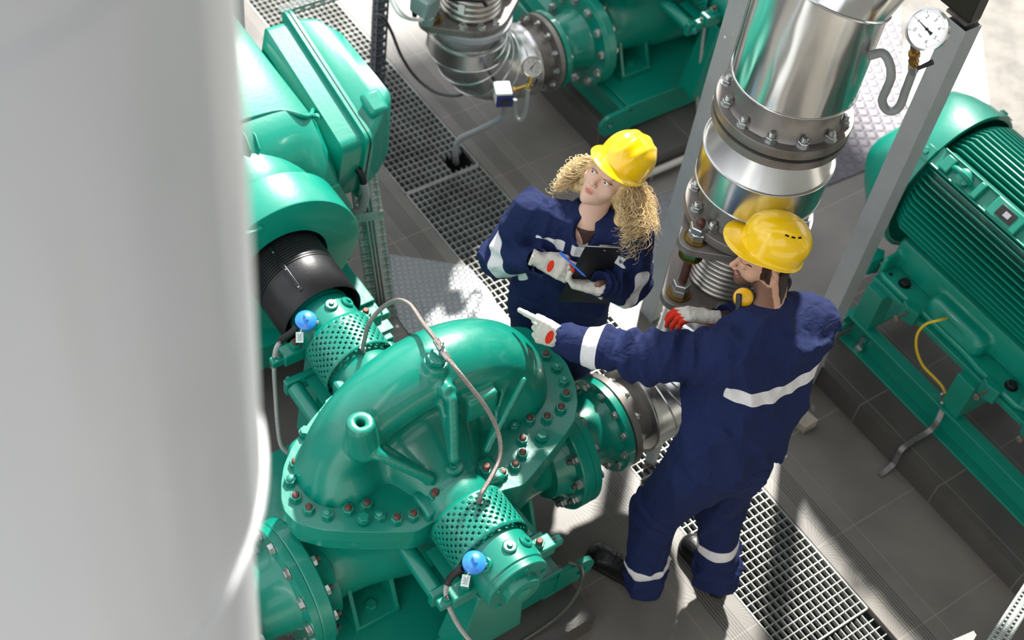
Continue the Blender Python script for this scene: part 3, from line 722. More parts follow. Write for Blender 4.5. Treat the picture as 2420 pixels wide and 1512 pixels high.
def bellows(label, x, y, z0, z1, rb, R_, loc):
    """expansion joint: two eared plates, corrugated bellows, tie rods"""
    t = thing('expansion_joint', label, 'expansion joint', (x, y, z0 - .12), 'corrugated expansion joints on the risers')
    for z, nm in ((z0, 'eared_flange'), (z1, 'eared_flange')):
        b = MB(); ear_plate(b, x, y, z, .034, R_, R_ + .022, .062); p = b.build(nm, STEEL_D, t, bevel=.003)
        for k in (0, 2, 3, 4, 5, 6, 8, 9, 10, 11): 
            a = 2 * PI * (k + .5) / 12
            if abs(math.sin(a)) > .93: continue
            if z == z0: fast(p, (x + (R_ - .028) * math.cos(a), y + (R_ - .028) * math.sin(a), z), (0, 0, 1), .0165, 'bolt', (ZINC,))
    n = 11; h = (z1 - .034 - z0) / n; pr = [(0, rb - .02)]
    for i in range(n):
        for f, r in ((.08, -.014), (.25, -.003), (.5, 0), (.75, -.003), (.92, -.014)): pr.append(((i + f) * h, rb + r))
    pr.append((n * h, rb - .02)); b = MB(); b.lathe((x, y, z0), (0, 0, 1), pr, 64, False); b.build('bellows', STAIN, t, sharp=60)
    for s in (-1, 1):
        yy = y + s * (R_ + .018); b = MB(); pr = [(0, .0155)]
        L_ = z1 - z0 + .16; k = int(L_ / .004)
        for i in range(k): pr += [(i * L_ / k, .0165), ((i + .5) * L_ / k, .0148)]
        pr += [(L_, .0155)]; b.lathe((x, yy, z0 - .07), (0, 0, 1), pr, 16); rod = b.build('tie_rod', RUST, t, sharp=None)
        for zz, dd, m_ in ((z1 + .008, 1, ZINC), (z1 - .034 - .05, 1, mat('greenish_zinc', '#4f8f6e', .35, .7)), (z0 + .008, 1, ZINC), (z0 - .034 - .036, 1, ZINC)):
            b = MB(); b.lathe((x, yy, zz - .008), (0, 0, 1), [(0, .046), (.007, .046)], 32, mi=1) if zz > z1 or (z0 < zz < z1 - .05) else None
            b.hexa((x, yy, zz), (0, 0, 1), .036, .034, rot=random.uniform(0, 1))
            if zz > z0: b.hexa((x, yy, zz + .035), (0, 0, 1), .0355, .028, rot=random.uniform(0, 1)) if zz > z1 or zz < z1 - .1 else None
            b.build('rod_nut', [m_, BRASS], rod)
    return t
RX, RY = -2.195, 3.03
bellows('corrugated expansion joint with threaded tie rods behind the head of the man', RX, RY, 1.205, 1.515, .165, .222, None)
b = MB(); b.lathe((RX, RY, .775), (0, 0, 1), [(0, .189), (.225, .189), (.235, .178), (.235, .15), (.365, .15), (.365, .205), (.395, .205)], 56, False); b.torus((RX, RY, .79), (0, 0, 1), .188, .004, 48)
b.build('clad_pipe_stub', CLAD_S, label='short clad pipe stub rising from the elbow to the expansion joint', cat='pipe')
def flange_pair(t, x, y, z, R_, kind='stud', up=True, n=12, th=.036, ph=.5, m=STEEL_D):
    b = MB(); b.lathe((x, y, z), (0, 0, 1), [(0, .12), (0, R_), (.003, R_ + .002), (th, R_ + .002), (th + .002, R_), (th + .002, .12)], 64); f = b.build('flange', m, t)
    fan_bolts(f, (x, y, z + th + .002), (0, 0, 1), R_ - .030, n, .0165, kind, (ZINC, ZINC), ph); return f
t = thing('riser_spool', 'clad riser section with a conical collar between two bolted flanges', 'pipe', (RX, RY, 1.52))
flange_pair(t, RX, RY, 1.53, .236, ph=.25)
b = MB(); b.lathe((RX, RY, 1.56), (0, 0, 1), [(0, .198), (.02, .19), (.2, .19)], 56, False); b.build('bare_pipe', STEEL, t)
b = MB(); b.lathe((RX, RY, 1.70), (0, 0, 1), [(0, .19), (0, .226), (.003, .228), (.15, .234), (.153, .231), (.155, .228), (.30, .150), (.31, .148)], 72, False)
b.torus((RX, RY, 1.702), (0, 0, 1), .227, .004, 64); b.torus((RX, RY, 1.853), (0, 0, 1), .233, .0042, 64); b.build('cone_cladding', CLAD_S, t, sharp=25)
b = MB(); b.lathe((RX, RY, 1.98), (0, 0, 1), [(0, .12), (0, .236), (.034, .238), (.034, .12)], 64); b.build('flange', STEEL_D, t)
b = MB(); b.lathe((RX, RY, 2.013), (0, 0, 1), [(0, .10), (0, .218), (.014, .218), (.014, .10)], 48); b.build('gasket', BLACKR, t)
t = thing('insulated_riser', 'large mirror-bright clad riser pipe bending away at the top of the picture', 'pipe', (RX, RY, 2.03))
flange_pair(t, RX, RY, 2.027, .236, n=12, ph=.15)
b = MB(); b.lathe((RX, RY, 2.065), (0, 0, 1), [(0, .205), (.02, .192), (.16, .19)], 56, False); b.build('bare_pipe', STEEL, t)
b = MB(); seg = 72; R2 = .213; rings = []
def ring(c, d, r): 
    A = axes(d, (1, 0, 0)); return [Vector(c) + A @ Vector((r * math.cos(2 * PI * j / seg), r * math.sin(2 * PI * j / seg), 0)) for j in range(seg)]
def mitre(c, d0, d1, r):
    d0 = Vector(d0).normalized(); d1 = Vector(d1).normalized(); nrm = (d0 + d1).normalized(); A = axes(d0, (1, 0, 0)); o = []
    for j in range(seg):
        p = Vector(c) + A @ Vector((r * math.cos(2 * PI * j / seg), r * math.sin(2 * PI * j / seg), 0)); k = (Vector(c) - p).dot(nrm) / d0.dot(nrm); o.append(p + d0 * k)
    return o
d1 = Vector((0, math.sin(.72), math.cos(.72))); c1 = Vector((RX, RY, 2.56)); c2 = c1 + d1 * .52; d2 = Vector((0, 1, .0))
b.loft([ring((RX, RY, 2.185), (0, 0, 1), .19), ring((RX, RY, 2.185), (0, 0, 1), R2), mitre(c1, (0, 0, 1), d1, R2)], True, False)
b.torus((RX, RY, 2.188), (0, 0, 1), R2, .004, 72)
b.build('cladding_section', CLAD, t)
b = MB(); b.loft([mitre(c1, (0, 0, 1), d1, R2 + .002), mitre(c2, d1, d2, R2 + .002)], True, False)
mr = mitre(c1, (0, 0, 1), d1, R2 + .004); b.tube(mr + [mr[0]], .0045, 6, cap=False); mr = mitre(c2, d1, d2, R2 + .004); b.tube(mr + [mr[0]], .0045, 6, cap=False)
b.build('cladding_section', CLAD, t)
b = MB(); b.loft([mitre(c2, d1, d2, R2), ring(c2 + d2 * 1.6, d2, R2)], True, True); b.build('cladding_section', CLAD, t)
for (u, v, z) in ((2010, 243, 2.2), (2018, 232, 2.22), (2046, 208, 2.27), (2075, 140, 2.42), (2095, 123, 2.46)):
    p = at(u, v, z); dv = Vector((p[0] - RX, p[1] - RY, 0)).normalized(); fast(t, Vector((RX, RY, z)) + dv * (R2 + .001), dv, .0045, 'screw', (ZINC,))
# ---- riser 2 (top centre)
e2, pt2 = clad_elbow('dull aluminium clad elbow at the top centre beside the blue pressure switch', -4.225, 3.693, .50, -1, 3.20, .188, G_ELB)
x, y = -4.225, 3.20
b = MB(); b.lathe((x, y, .72), (0, 0, 1), [(0, .193), (.10, .193), (.102, .190), (.102, .12)], 56, False); b.torus((x, y, .722), (0, 0, 1), .193, .0045, 48); b.torus((x, y, .82), (0, 0, 1), .191, .004, 48)
b.build('cladding_collar', CLAD_S, e2)
b = MB(); b.lathe((x, y, .80), (0, 0, 1), [(0, .135), (.07, .140), (.10, .15), (.10, .205), (.127, .207), (.13, .20)], 48); b.build('pipe_stub', GREYP, e2)
bellows('corrugated expansion joint with a paper tag at the top edge of the picture', x, y, .965, 1.36, .148, .192, None)
b = MB(); tw = at(1145, 28, 1.12); b.box((x + .10, y - .125, 1.06), (.03, .001, .055), Matrix.Rotation(.7, 3, 'Z')); b.build('paper_tag', WHITE, label='small white paper tag hanging on the upper expansion joint', cat='tag')
# ---- inlet pipe of the foreground pump
t = thing('inlet_pipe', 'pale clad inlet pipe at the lower left behind the blurred pipe', 'pipe', (-2.195, .4, .3)); b = MB()
b.lathe((-2.195, .885, .50), (0, -1, 0), [(0, .10), (0, .205), (.03, .207), (.03, .145), (.14, .142)], 48); f = b.build('pipe_flange', STEEL_D, t); fan_bolts(f, (-2.195, .853, .5), (0, -1, 0), .18, 12, .014, 'stud', (ZINC, ZINC))
b = MB(); b.lathe((-2.195, .80, .50), (0, -1, 0), [(0, .14), (0, .20), (.9, .20)], 48, False); b.torus((-2.195, .80, .50), (0, 1, 0), .20, .004, 48); b.build('cladding', CLAD_S, t)
# ---- foreground pipe close to the camera, out of focus
fc = np.array((-1.097, .077)); FR = .40
def flange_c(): pass
t = thing('foreground_pipe', 'huge out-of-focus clad vertical pipe filling the left of the picture', 'pipe', (fc[0], fc[1], 0))
b = MB(); b.lathe((fc[0], fc[1], 3.55), (0, 0, 1), [(0, .27), (0, FR), (.002, FR + .003), (2.6, FR + .003)], 96, False)
b.torus((fc[0], fc[1], 3.555), (0, 0, 1), FR + .002, .008, 96); b.torus((fc[0], fc[1], 4.49), (0, 0, 1), FR + .002, .007, 96); b.build('cladding', CLAD_B, t)
b = MB(); b.lathe((fc[0], fc[1], 0), (0, 0, 1), [(0, .385), (3.55, .385)], 64, False); b.build('lower_pipe', CLAD_B, t)
# ================================================================ MOTORS, SUPPORTS
def fin_body(b, x0, x1, y, z, r0, r1, a_list, th=.006, mi=0):
    """radial cooling fins along x with chamfered ends"""
    for a in a_list:
        n = Vector((0, math.sin(a), math.cos(a))); t = Vector((0, math.cos(a), -math.sin(a))) * th / 2; c = Vector((0, y, z)); X0 = Vector((x0, 0, 0)); X1 = Vector((x1, 0, 0)); k = Vector((.05, 0, 0))
        prof = [c + n * r0 + X0, c + n * (r1 - .03) + X0, c + n * r1 + X0 + k, c + n * r1 + X1 - k, c + n * (r1 - .03) + X1, c + n * r0 + X1]
        b.loft([[p - t for p in prof], [p + t * .7 for p in prof]], True, True, mi)
MY, MZ = 4.52, .90
m2 = thing('electric_motor', 'green finned electric motor at the right edge with an eye bolt and a hood', 'motor', (-1.6, MY, .52))
b = MB(); b.lathe((-2.30, MY, MZ), (1, 0, 0), [(0, .27), (1.7, .27), (1.75, .24)], 64); b.build('motor_body', GREEN_M, m2)
angs = [(-100 + i * 4.7) * PI / 180 for i in range(60)]
rail = (-39) * PI / 180
b = MB(); fin_body(b, -2.27, -.62, MY, MZ, .26, .352, [a for a in angs if abs(a - rail) > .16 and a < 2.3]); fb = b.build('cooling_fins', GREEN_M, m2)
fb['kind'] = 'stuff'
def rad(x, a, r): return Vector((x, MY + r * math.sin(a), MZ + r * math.cos(a)))
Rr = Matrix.Rotation(-rail, 3, 'X')
b = MB(); c = rad(-1.45, rail, .335); b.box(c, (1.66, .095, .05), Rr)
for s in (-1, 1): b.box(rad(-1.45, rail, .362) + Rr @ Vector((0, s * .044, 0)), (1.62, .010, .03), Rr)
b.box(rad(-2.20, rail, .375), (.05, .07, .03), Rr); b.box(rad(-2.02, rail, .372), (.03, .08, .035), Rr); b.box(rad(-1.86, rail, .372), (.16, .088, .03), Rr)
b.build('top_rail', GREEN_M, m2, bevel=.006)
b = MB(); pts = []; ec = rad(-2.11, rail, .385); dn = Vector((0, math.sin(rail), math.cos(rail)))
for k in range(25):
    a = -PI * .2 + PI * 1.4 * k / 24; pts.append(ec + Vector((1, 0, 0)) * (.043 * math.cos(a)) + dn * (.02 + .043 * math.sin(a)))
b.tube(pts, .0125, 12); b.lathe(ec - dn * .01, dn, [(0, .038), (.012, .038), (.02, .025)], 20); b.build('eye_bolt', GREEN_M, m2)
b = MB(); b.box(rad(-1.86, rail, .389), (.085, .052, .003), Rr); pb = b.build('name_plate', BLACK, m2, bevel=.001)
b = MB(); b.box(rad(-1.855, rail, .3915), (.03, .024, .001), Rr); b.build('plate_print', mat('plate_silver', '#b9bcc4', .3, .6), pb); b = MB(); b.lathe(rad(-1.885, rail, .391) + Vector((0, .01, .006)), dn, [(0, .009), (.001, .009)], 16); b.build('plate_print', mat('plate_silver', '#b9bcc4', .3, .6), pb)
b = MB(); c = rad(-1.95, .38, .356); b.box(c, (.16, .075, .004), Matrix.Rotation(-.38, 3, 'X')); b.build('rating_plate', ZINC, m2)
# sheet metal fan hood with a soft wave
b = MB(); rings = []; N = 72
for x, r, wv in ((-2.275, .352, 0), (-2.277, .372, 0), (-2.30, .372, 0), (-2.36, .370, .2), (-2.42, .358, .6), (-2.475, .333, 1), (-2.515, .29, 1), (-2.54, .22, 1), (-2.545, .08, 0)):
    ring_ = []
    for j in range(N):
        a = 2 * PI * j / N; q = .5 + .5 * math.cos(4 * (a - .35)); rr = r * (1 - .06 * wv * (1 - q)); ring_.append((x + .10 * wv * 0 - (.04 * wv * q), MY + rr * math.sin(a), MZ + rr * math.cos(a)))
    rings.append(ring_)
b.loft(rings, True, False); h = b.build('fan_hood', GREEN_M, m2, sharp=50); so = h.modifiers.new('thickness', 'SOLIDIFY'); so.thickness = .003; so.offset = -1
for a in (rail - .05, .72, -1.55): 
    n_ = Vector((0, math.sin(a), math.cos(a))); fast(h, rad(-2.315, a, .373), n_, .015, 'bolt', (GREEN_M,))
    b = MB(); b.box(rad(-2.30, a, .376), (.05, .07, .006), Matrix.Rotation(-a, 3, 'X')); b.build('hood_lug', GREEN_M, h, bevel=.002)
# feet: long cast shelf with pockets
b = MB()
sh = [(-2.235, 4.20), (-2.21, 4.165), (-2.17, 4.15), (-1.98, 4.15), (-1.90, 4.16), (-1.66, 4.16), (-1.58, 4.15), (-1.35, 4.15), (-1.31, 4.17), (-1.30, 4.21), (-1.30, 4.50), (-2.235, 4.50)]
b.prism(sh, .535, .565); b.build('foot_shelf', GREEN_M, m2, bevel=.008)
def foot(P):
    d = s_box(P, (-1.77, 4.32, .63), (.46, .07, .09), .02)
    d = su(d, s_box(P, (-1.78, 4.235, .60), (.165, .07, .065), .05), .03)
    for x in (-2.205, -1.335): d = su(d, s_box(P, (x, 4.26, .60), (.012, .10, .05), .008), .02)
    d = np.maximum(d, -s_cap(P, (-1.83, 4.13, .62), (-1.73, 4.13, .62), .045))
    return np.maximum(d, .56 - P[..., 2])
sdf_obj('cast_foot', foot, (-2.26, 4.12, .55), (-1.28, 4.42, .76), .009, GREEN_M, m2)
for x in (-2.09, -1.43): fast(m2, (x, 4.205, .566), (0, 0, 1), .021, 'bolt', (BLACK,))
b = MB(); b.lathe((-2.165, 4.19, .566), (0, 0, 1), [(0, .010), (.0015, .010)], 16); b.build('bolt_hole', HOLE, m2)
# base frame of the right motor
f2 = thing('steel_base', 'green welded steel frame carrying the right motor, with a lifting eye behind the shoulder of the man', 'machine base', (-1.6, 4.3, .13))
f2['label'] = 'green welded frame under the right motor with open bays and a lifting eye'
b = MB(); x0, x1 = -2.20, .6
b.bb(x0, x1, 4.07, 4.13, .13, .140); b.bb(x0 + .01, x1, 4.125, 4.135, .13, .28); b.bb(x0 - .01, x1, 4.085, 4.145, .272, .284); b.build('side_channel', GREEN, f2, bevel=.002)
b = MB(); b.bb(x0, x1, 4.86, 4.92, .13, .284); b.build('side_channel', GREEN, f2, bevel=.002)
b = MB(); b.bb(x0 - .01, x1, 4.135, 4.22, .505, .535); b.build('top_rail', GREEN, f2, bevel=.003)
b = MB(); b.bb(x0 - .01, x1, 4.78, 4.88, .505, .535); b.build('top_rail', GREEN, f2, bevel=.003)
for x in (-2.20, -1.62, -1.02, -.4):
    b = MB(); b.bb(x, x + .10, 4.10, 4.20, .284, .505); b.build('leg', GREEN, f2, bevel=.002)
    b = MB(); b.bb(x, x + .10, 4.15, 4.86, .27, .284); b.build('cross_member', GREEN, f2)
for x, y in ((-1.965, 4.145), (-1.47, 4.145), (-1.22, 4.145)):
    b = MB(); b.prism([(x - .045, y - .03), (x - .01, y - .045), (x + .045, y - .03), (x + .045, y + .0), (x - .045, y + .0)], .50, .585); q = b.build('jack_lug', GREEN, f2, bevel=.002)
    b = MB(); b.cyl((x, y - .105, .555), (x, y, .555), .007, n=12); b.hexa((x, y - .105, .555), (0, -1, 0), .015, .011); b.build('jack_screw', mat('rusty_zinc', '#a8988c', .4, .8, noise=.4, nscale=60), q)
b = MB(); b.prism([(-2.31, 4.15), (-2.25, 4.14), (-2.235, 4.20), (-2.27, 4.24), (-2.30, 4.22)], .50, .60); q = b.build('jack_lug', GREEN, f2, bevel=.002)
b = MB(); b.cyl((-2.40, 4.19, .57), (-2.20, 4.195, .57), .007, n=12); b.hexa((-2.395, 4.19, .57), (-1, 0, 0), .016, .012); b.build('jack_screw', MATS['rusty_zinc'], q)
b = MB(); cy, cz, r = 4.085, .215, .062; hull = [(4.20, .15)] + [(4.20, .29)] + [(cy + r * math.cos(a), cz + r * math.sin(a)) for a in np.linspace(PI * .5, PI * 1.5, 16)]
hp = [(cy + .022 * math.cos(math.atan2(z_ - cz, y_ - cy)), cz + .022 * math.sin(math.atan2(z_ - cz, y_ - cy))) for y_, z_ in hull]
b.loft([[(-2.235, p[0], p[1]) for p in hull], [(-2.212, p[0], p[1]) for p in hull], [(-2.212, p[0], p[1]) for p in hp], [(-2.235, p[0], p[1]) for p in hp]], True, False, loop=True); b.build('lifting_eye', GREEN, f2)
b = MB(); b.cyl((-2.10, 4.10, .14), (-2.10, 4.10, .235), .009, n=12); b.hexa((-2.10, 4.10, .14), (0, 0, 1), .020, .022); b.build('anchor_bolt', ZINC, f2)
# ---- motor of the foreground pump (mostly behind the blurred pipe)
m1 = thing('electric_motor', 'green motor at the upper left, partly behind the blurred pipe', 'motor', (-4.1, 1.70, .30))
MY, MZ = 1.70, .88
b = MB(); b.lathe((-3.48, MY, MZ), (-1, 0, 0), [(0, .12), (0, .28), (.06, .30), (1.3, .30)], 48); b.build('motor_body', GREEN_M, m1)
b = MB(); fin_body(b, -4.6, -3.62, MY, MZ, .29, .35, [(-90 + i * 7) * PI / 180 for i in range(16)] + [(95 + i * 7) * PI / 180 for i in range(6)]); b.build('cooling_fins', GREEN_M, m1)
b = MB(); rings = []
for (x, h) in ((-3.50, .93), (-3.52, 1.0), (-3.60, 1.16), (-3.72, 1.24), (-4.6, 1.27)):
    w_ = .0 if x > -3.6 else 0; rings.append([(x, 1.42, .80), (x, 1.40, h - .10), (x, 1.46, h - .02), (x, 1.55, h), (x, 1.95, h), (x, 2.05, h - .04), (x, 2.10, h - .14), (x, 2.11, .80)])
b.loft(rings, True, True); cv = b.build('motor_cover', GREEN_M, m1, bevel=.012)
b = MB(); pts = [(-3.50, 1.46, .93), (-3.60, 1.47, 1.14), (-3.73, 1.55, 1.235), (-3.74, 1.90, 1.24), (-3.69, 2.03, 1.20), (-3.78, 2.11, 1.13)]; b.tube(spline(pts, 6), .010, 8); b.build('cover_lip', GREEN_M, cv)
fast(m1, (-3.70, 2.08, 1.17), (.2, .4, 1), .012, 'bolt', (GREEN_M,))
for k in range(5):
    b = MB(); x = -3.50 - k * .045; b.loft([[(x, 1.55, .95), (x, 2.08, .95), (x, 2.14, .80), (x, 2.14, .45), (x, 1.55, .45)], [(x - .012, 1.55, .95), (x - .012, 2.08, .95), (x - .012, 2.14, .80), (x - .012, 2.14, .45), (x - .012, 1.55, .45)]]); b.build('shield_rib', GREEN_M, m1)
# terminal box
def rr(poly, y, k=.12):
    o = []; n = len(poly); P = [Vector(p) for p in poly]
    for i in range(n):
        a, c, d = P[i - 1], P[i], P[(i + 1) % n]; e = (a - c).normalized() * .045; f = (d - c).normalized() * .045
        for t in (0, .25, .5, .75, 1): q = (c + e) * (1 - t) ** 2 + c * 2 * t * (1 - t) + (c + f) * t * t; o.append((q.x, y, q.y))
    return o
S0 = [(-4.24, .80), (-3.60, .74), (-3.545, 1.10), (-4.22, 1.25)]
S1 = [(-4.27, .77), (-3.585, .71), (-3.525, 1.12), (-4.25, 1.28)]
S2 = [(-4.12, .84), (-3.655, .82), (-3.655, 1.19), (-4.10, 1.21)]
tb = MB(); tb.loft([rr([(-4.19, .85), (-3.66, .80), (-3.60, 1.06), (-4.17, 1.2)], 2.08), rr(S0, 2.12), rr(S0, 2.22), rr(S1, 2.222), rr(S1, 2.236)], True, True)
bx = tb.build('terminal_box', GREEN_M, m1, sharp=45)
tb = MB(); tb.loft([rr(S1, 2.242), rr(S1, 2.256), rr(S0, 2.262), rr([(-4.20, .81), (-3.62, .77), (-3.60, 1.16), (-4.19, 1.245)], 2.34), rr(S2, 2.41), rr([(-4.08, .88), (-3.70, .87), (-3.70, 1.15), (-4.06, 1.17)], 2.428)], True, True)
tb.build('box_lid', GREEN_M, bx, sharp=45)
tb = MB(); tb.loft([rr([(a * .997 - .01, c * .997) for a, c in S1], 2.235), rr([(a * .997 - .01, c * .997) for a, c in S1], 2.243)], True, True); tb.build('lid_gasket', BLACKR, bx)
b = MB(); b.box((-3.66, 2.33, 1.17), (.11, .09, .05), Matrix.Rotation(.35, 3, 'Y')); b.build('lid_ear', GREEN_M, bx, bevel=.018)
cg = [(-3.66, 2.20, .93), (-3.60, 2.205, .93), (-3.555, 2.215, .90), (-3.54, 2.22, .85)]
b = MB(); b.tube(spline(cg, 6), .016, 14); b.build('cable_gland', BLACKR, bx)
pts = spline([(-3.54, 2.22, .86), (-3.53, 2.225, .78), (-3.53, 2.20, .715), (-3.565, 2.13, .70), (-3.61, 2.09, .76), (-3.63, 2.10, .82)], 22)
b = MB(); b.tube(pts, lambda t, i: .019 if i % 2 else .0165, 14); o = b.build('corrugated_hose', GREYPL, label='grey corrugated hose looping out of the green terminal box', cat='hose')
# motor stand under motor 1
b = MB(); b.bb(-4.7, -3.25, 1.30, 2.12, .30, .45); o = b.build('motor_pedestal', GREEN, label='green box pedestal under the upper left motor', cat='machine base', bevel=.004)
o = thing('side_bracket', 'green bracket plate sticking out right of the black coupling guard', 'bracket', (-3.2, 2.0, .13))
b = MB(); b.bb(-3.42, -3.09, 1.86, 2.12, .415, .43); b.build('bracket_top', GREEN, o, bevel=.002); b = MB(); b.bb(-3.105, -3.09, 1.86, 2.11, .13, .415); b.build('bracket_web', GREEN, o)
b = MB(); b.bb(-3.42, -3.105, 2.09, 2.10, .13, .415); b.build('bracket_web', GREEN, o)
# round green guard over the coupling end + black coupling guard
hood = thing('flywheel_guard', 'round green sheet guard around the end of the black coupling guard', 'guard', (-3.36, 1.70, .45))
def egg(a, r, k=0.):   # tapers towards the bottom
    y, z = math.sin(a) * r, math.cos(a) * r
    if z < 0: y *= 1 - .38 * (-z / r) ** 1.2; z *= 1.12
    return y, z
b = MB(); rings = []
for x, r in ((-3.45, .10), (-3.45, .333), (-3.445, .34), (-3.275, .34), (-3.27, .337), (-3.268, .33), (-3.268, .19)):
    rings.append([(x, 1.70 + egg(2 * PI * j / 72, r)[0], .88 + egg(2 * PI * j / 72, r)[1]) for j in range(72)])
b.loft(rings, True, False); b.build('guard_drum', GREEN_M, hood, sharp=40)
b = MB(); b.bb(-3.37, -3.25, 1.46, 1.60, 1.16, 1.175); b.build('drum_notch_plate', GREEN_M, hood, bevel=.002)
gd = thing('coupling_guard', 'black ribbed cylindrical coupling guard with a riveted strip', 'guard', (-3.1, 1.70, .68))
pr = [(0, .168), (.008, .17)]; k = 0
for i in range(14): x = .03 + i * .012; pr += [(x, .171), (x + .0025, .164), (x + .005, .171)]
L0 = .30; pr = [(0, .168), (.17, .170)] + [(.17 + p[0] - .02, p[1]) for p in pr[2:]] + [(.38, .17)]
b = MB(); b.lathe((-2.965, 1.70, .88), (-1, 0, 0), pr, 64, False); g1 = b.build('guard_shell', BLACK, gd, sharp=25); so = g1.modifiers.new('thickness', 'SOLIDIFY'); so.thickness = .003; so.offset = -1
b = MB(); a = -.42; n_ = Vector((0, math.sin(a), math.cos(a))); b.box(Vector((-3.19, 1.70, .88)) + n_ * .174, (.36, .016, .006), Matrix.Rotation(-a, 3, 'X')); st = b.build('strip', mat('black_strip', '#0c0c12', .25), gd, bevel=.002)
for x in (-3.03, -3.13, -3.23, -3.33): fast(st, Vector((x, 1.70, .88)) + n_ * .177, n_, .0035, 'screw', (ZINC,))
b = MB(); b.cyl((-3.03, 1.70, .88), (-3.3, 1.70, .88), .05, n=24); b.build('coupling_shaft', HOLE, gd)
# ---- vertical cable tray left of the bright plate
tr = thing('cable_tray', 'upright perforated zinc cable tray with thin pipes beside the black guard', 'cable tray', (-3.46, 2.31, 0))
B0 = Vector((-3.455, 2.305, 0)); TD = Vector((-.235, -.03, .975)).normalized(); WD = Vector((.42, .90, 0)).normalized(); WD = (WD - TD * WD.dot(TD)).normalized(); ND = WD.cross(TD)
if ND.x < 0: ND = -ND
H_ = 1.02
def TP(w_, h, n_=0): return B0 + WD * w_ + TD * h + ND * n_
b = MB()
def slotted(b, w0, w1, h0, h1, nrm, slots, mi=0):
    """flat strip between w0..w1 with slot openings given as (w,h,sw,sh)"""
    hs = sorted({h0, h1} | {s[1] - s[3] / 2 for s in slots} | {s[1] + s[3] / 2 for s in slots}); ws_ = sorted({w0, w1} | {round(s[0] - s[2] / 2, 5) for s in slots} | {round(s[0] + s[2] / 2, 5) for s in slots})
    for i in range(len(hs) - 1):
        for j in range(len(ws_) - 1):
            cw, ch = (ws_[j] + ws_[j + 1]) / 2, (hs[i] + hs[i + 1]) / 2
            if any(abs(cw - s[0]) < s[2] / 2 and abs(ch - s[1]) < s[3] / 2 for s in slots): continue
            b.add([nrm(ws_[j], hs[i]), nrm(ws_[j + 1], hs[i]), nrm(ws_[j + 1], hs[i + 1]), nrm(ws_[j], hs[i + 1])], [(0, 1, 2, 3)], mi)
slots = [(s * .043, .04 + i * .041, .007, .016) for i in range(24) for s in (-1, 1)]
slotted(b, -.062, .062, 0, H_, lambda w_, h: TP(w_, h), slots)
slotted(b, -.05, 0, 0, H_, lambda w_, h: TP(.062, h, w_), [(-.025, .03 + i * .041, .006, .018) for i in range(24)])
slotted(b, -.05, 0, 0, H_, lambda w_, h: TP(-.062, h, w_), [(-.025, .03 + i * .041, .006, .018) for i in range(24)])
p = b.build('tray_channel', GALV, tr, sharp=30); so = p.modifiers.new('thickness', 'SOLIDIFY'); so.thickness = .002
for w_ in (-.012, .004, .019):
    b = MB(); b.cyl(TP(w_, .03, .010), TP(w_, H_, .010), .0068, n=12); b.build('thin_pipe', ZINC, tr)
for h in (.60, .03):
    b = MB(); c = TP(0, h, .02); Rm = Matrix((WD, TD, ND)).transposed(); b.box(c, (.13, .045, .002), Rm); b.box(TP(0, h, .017), (.004, .04, .01), Rm); q = b.build('clamp_strip', GALV, tr)
    for w_ in (-.045, -.022, .025, .05): fast(q, TP(w_, h, .021), ND, .006, 'screw', (ZINC,))
# ---- slotted posts and columns
def slot_post(name, label, x, y, z1, w_, m, z0=0.):
    t = thing(name, label, 'post', (x, y, z0)); b = MB(); n = int((z1 - z0) / .05)
    sl = lambda off: [(off, z0 + .03 + i * .05, .009, .022) for i in range(n - 1)]
    slotted(b, 0, w_, z0, z1, lambda a, h: Vector((x + a, y, h)), sl(w_ * .5)); slotted(b, 0, w_, z0, z1, lambda a, h: Vector((x + w_, y + a, h)), sl(w_ * .3) + sl(w_ * .72))
    b.add([(x, y, z0), (x, y + w_, z0), (x, y + w_, z1), (x, y, z1)], [(0, 1, 2, 3)])
    o = b.build('post_profile', m, t, sharp=30); so = o.modifiers.new('thickness', 'SOLIDIFY'); so.thickness = .003; return t
slot_post('slotted_post', 'dark slotted steel post rising from the grating at the top left', -4.77, 3.0, 1.5, .06, mat('dark_strut', '#6d7178', .5, .4))
t = thing('support_post', 'tall grey angled support post with a row of slots in front of the clad riser', 'post', (-2.83, 3.42, 0)); b = MB()
PX0, PY0 = -2.80, 3.415
b.bb(PX0 - .085, PX0, PY0, PY0 + .004, 0, 3.0); b.bb(PX0 - .012, PX0 + .010, PY0 - .003, PY0 + .006, 0, 3.0); b.build('post_web', GREYP, t)
b = MB(); slotted(b, .0, .075, 0, 3.0, lambda a, h: Vector((PX0 + .008, PY0 + a, h)), [(.055, .04 + i * .05, .009, .022) for i in range(58)]); o = b.build('post_flange', GALV, t); so = o.modifiers.new('thickness', 'SOLIDIFY'); so.thickness = .003
for h in (1.72, 1.76): b = MB(); b.lathe((PX0 - .05 + (h - 1.72), PY0 - .001, h), (0, -1, 0), [(0, .006), (.0006, .006)], 12); b.build('post_hole', WHITE, t)
t = thing('square_column', 'grey square steel column leaning across the picture in front of the right motor', 'column', (-2.15, 3.80, 0)); t['label'] = 'grey square steel column between the clad riser and the right motor'
cx0, cy0, ww = -2.20, 3.79, .088
b = MB(); ro = [(cx0, cy0), (cx0 + ww, cy0), (cx0 + ww, cy0 + ww), (cx0, cy0 + ww)]; k = .004; ri = [(cx0 + k, cy0 + k), (cx0 + ww - k, cy0 + k), (cx0 + ww - k, cy0 + ww - k), (cx0 + k, cy0 + ww - k)]
zt_ = 2.15; b.loft([[(*p, 0) for p in ro], [(*p, zt_) for p in ro], [(*p, zt_) for p in ri], [(*p, 1.6) for p in ri]], True, False); b.build('column_tube', GREYP, t, bevel=.004)
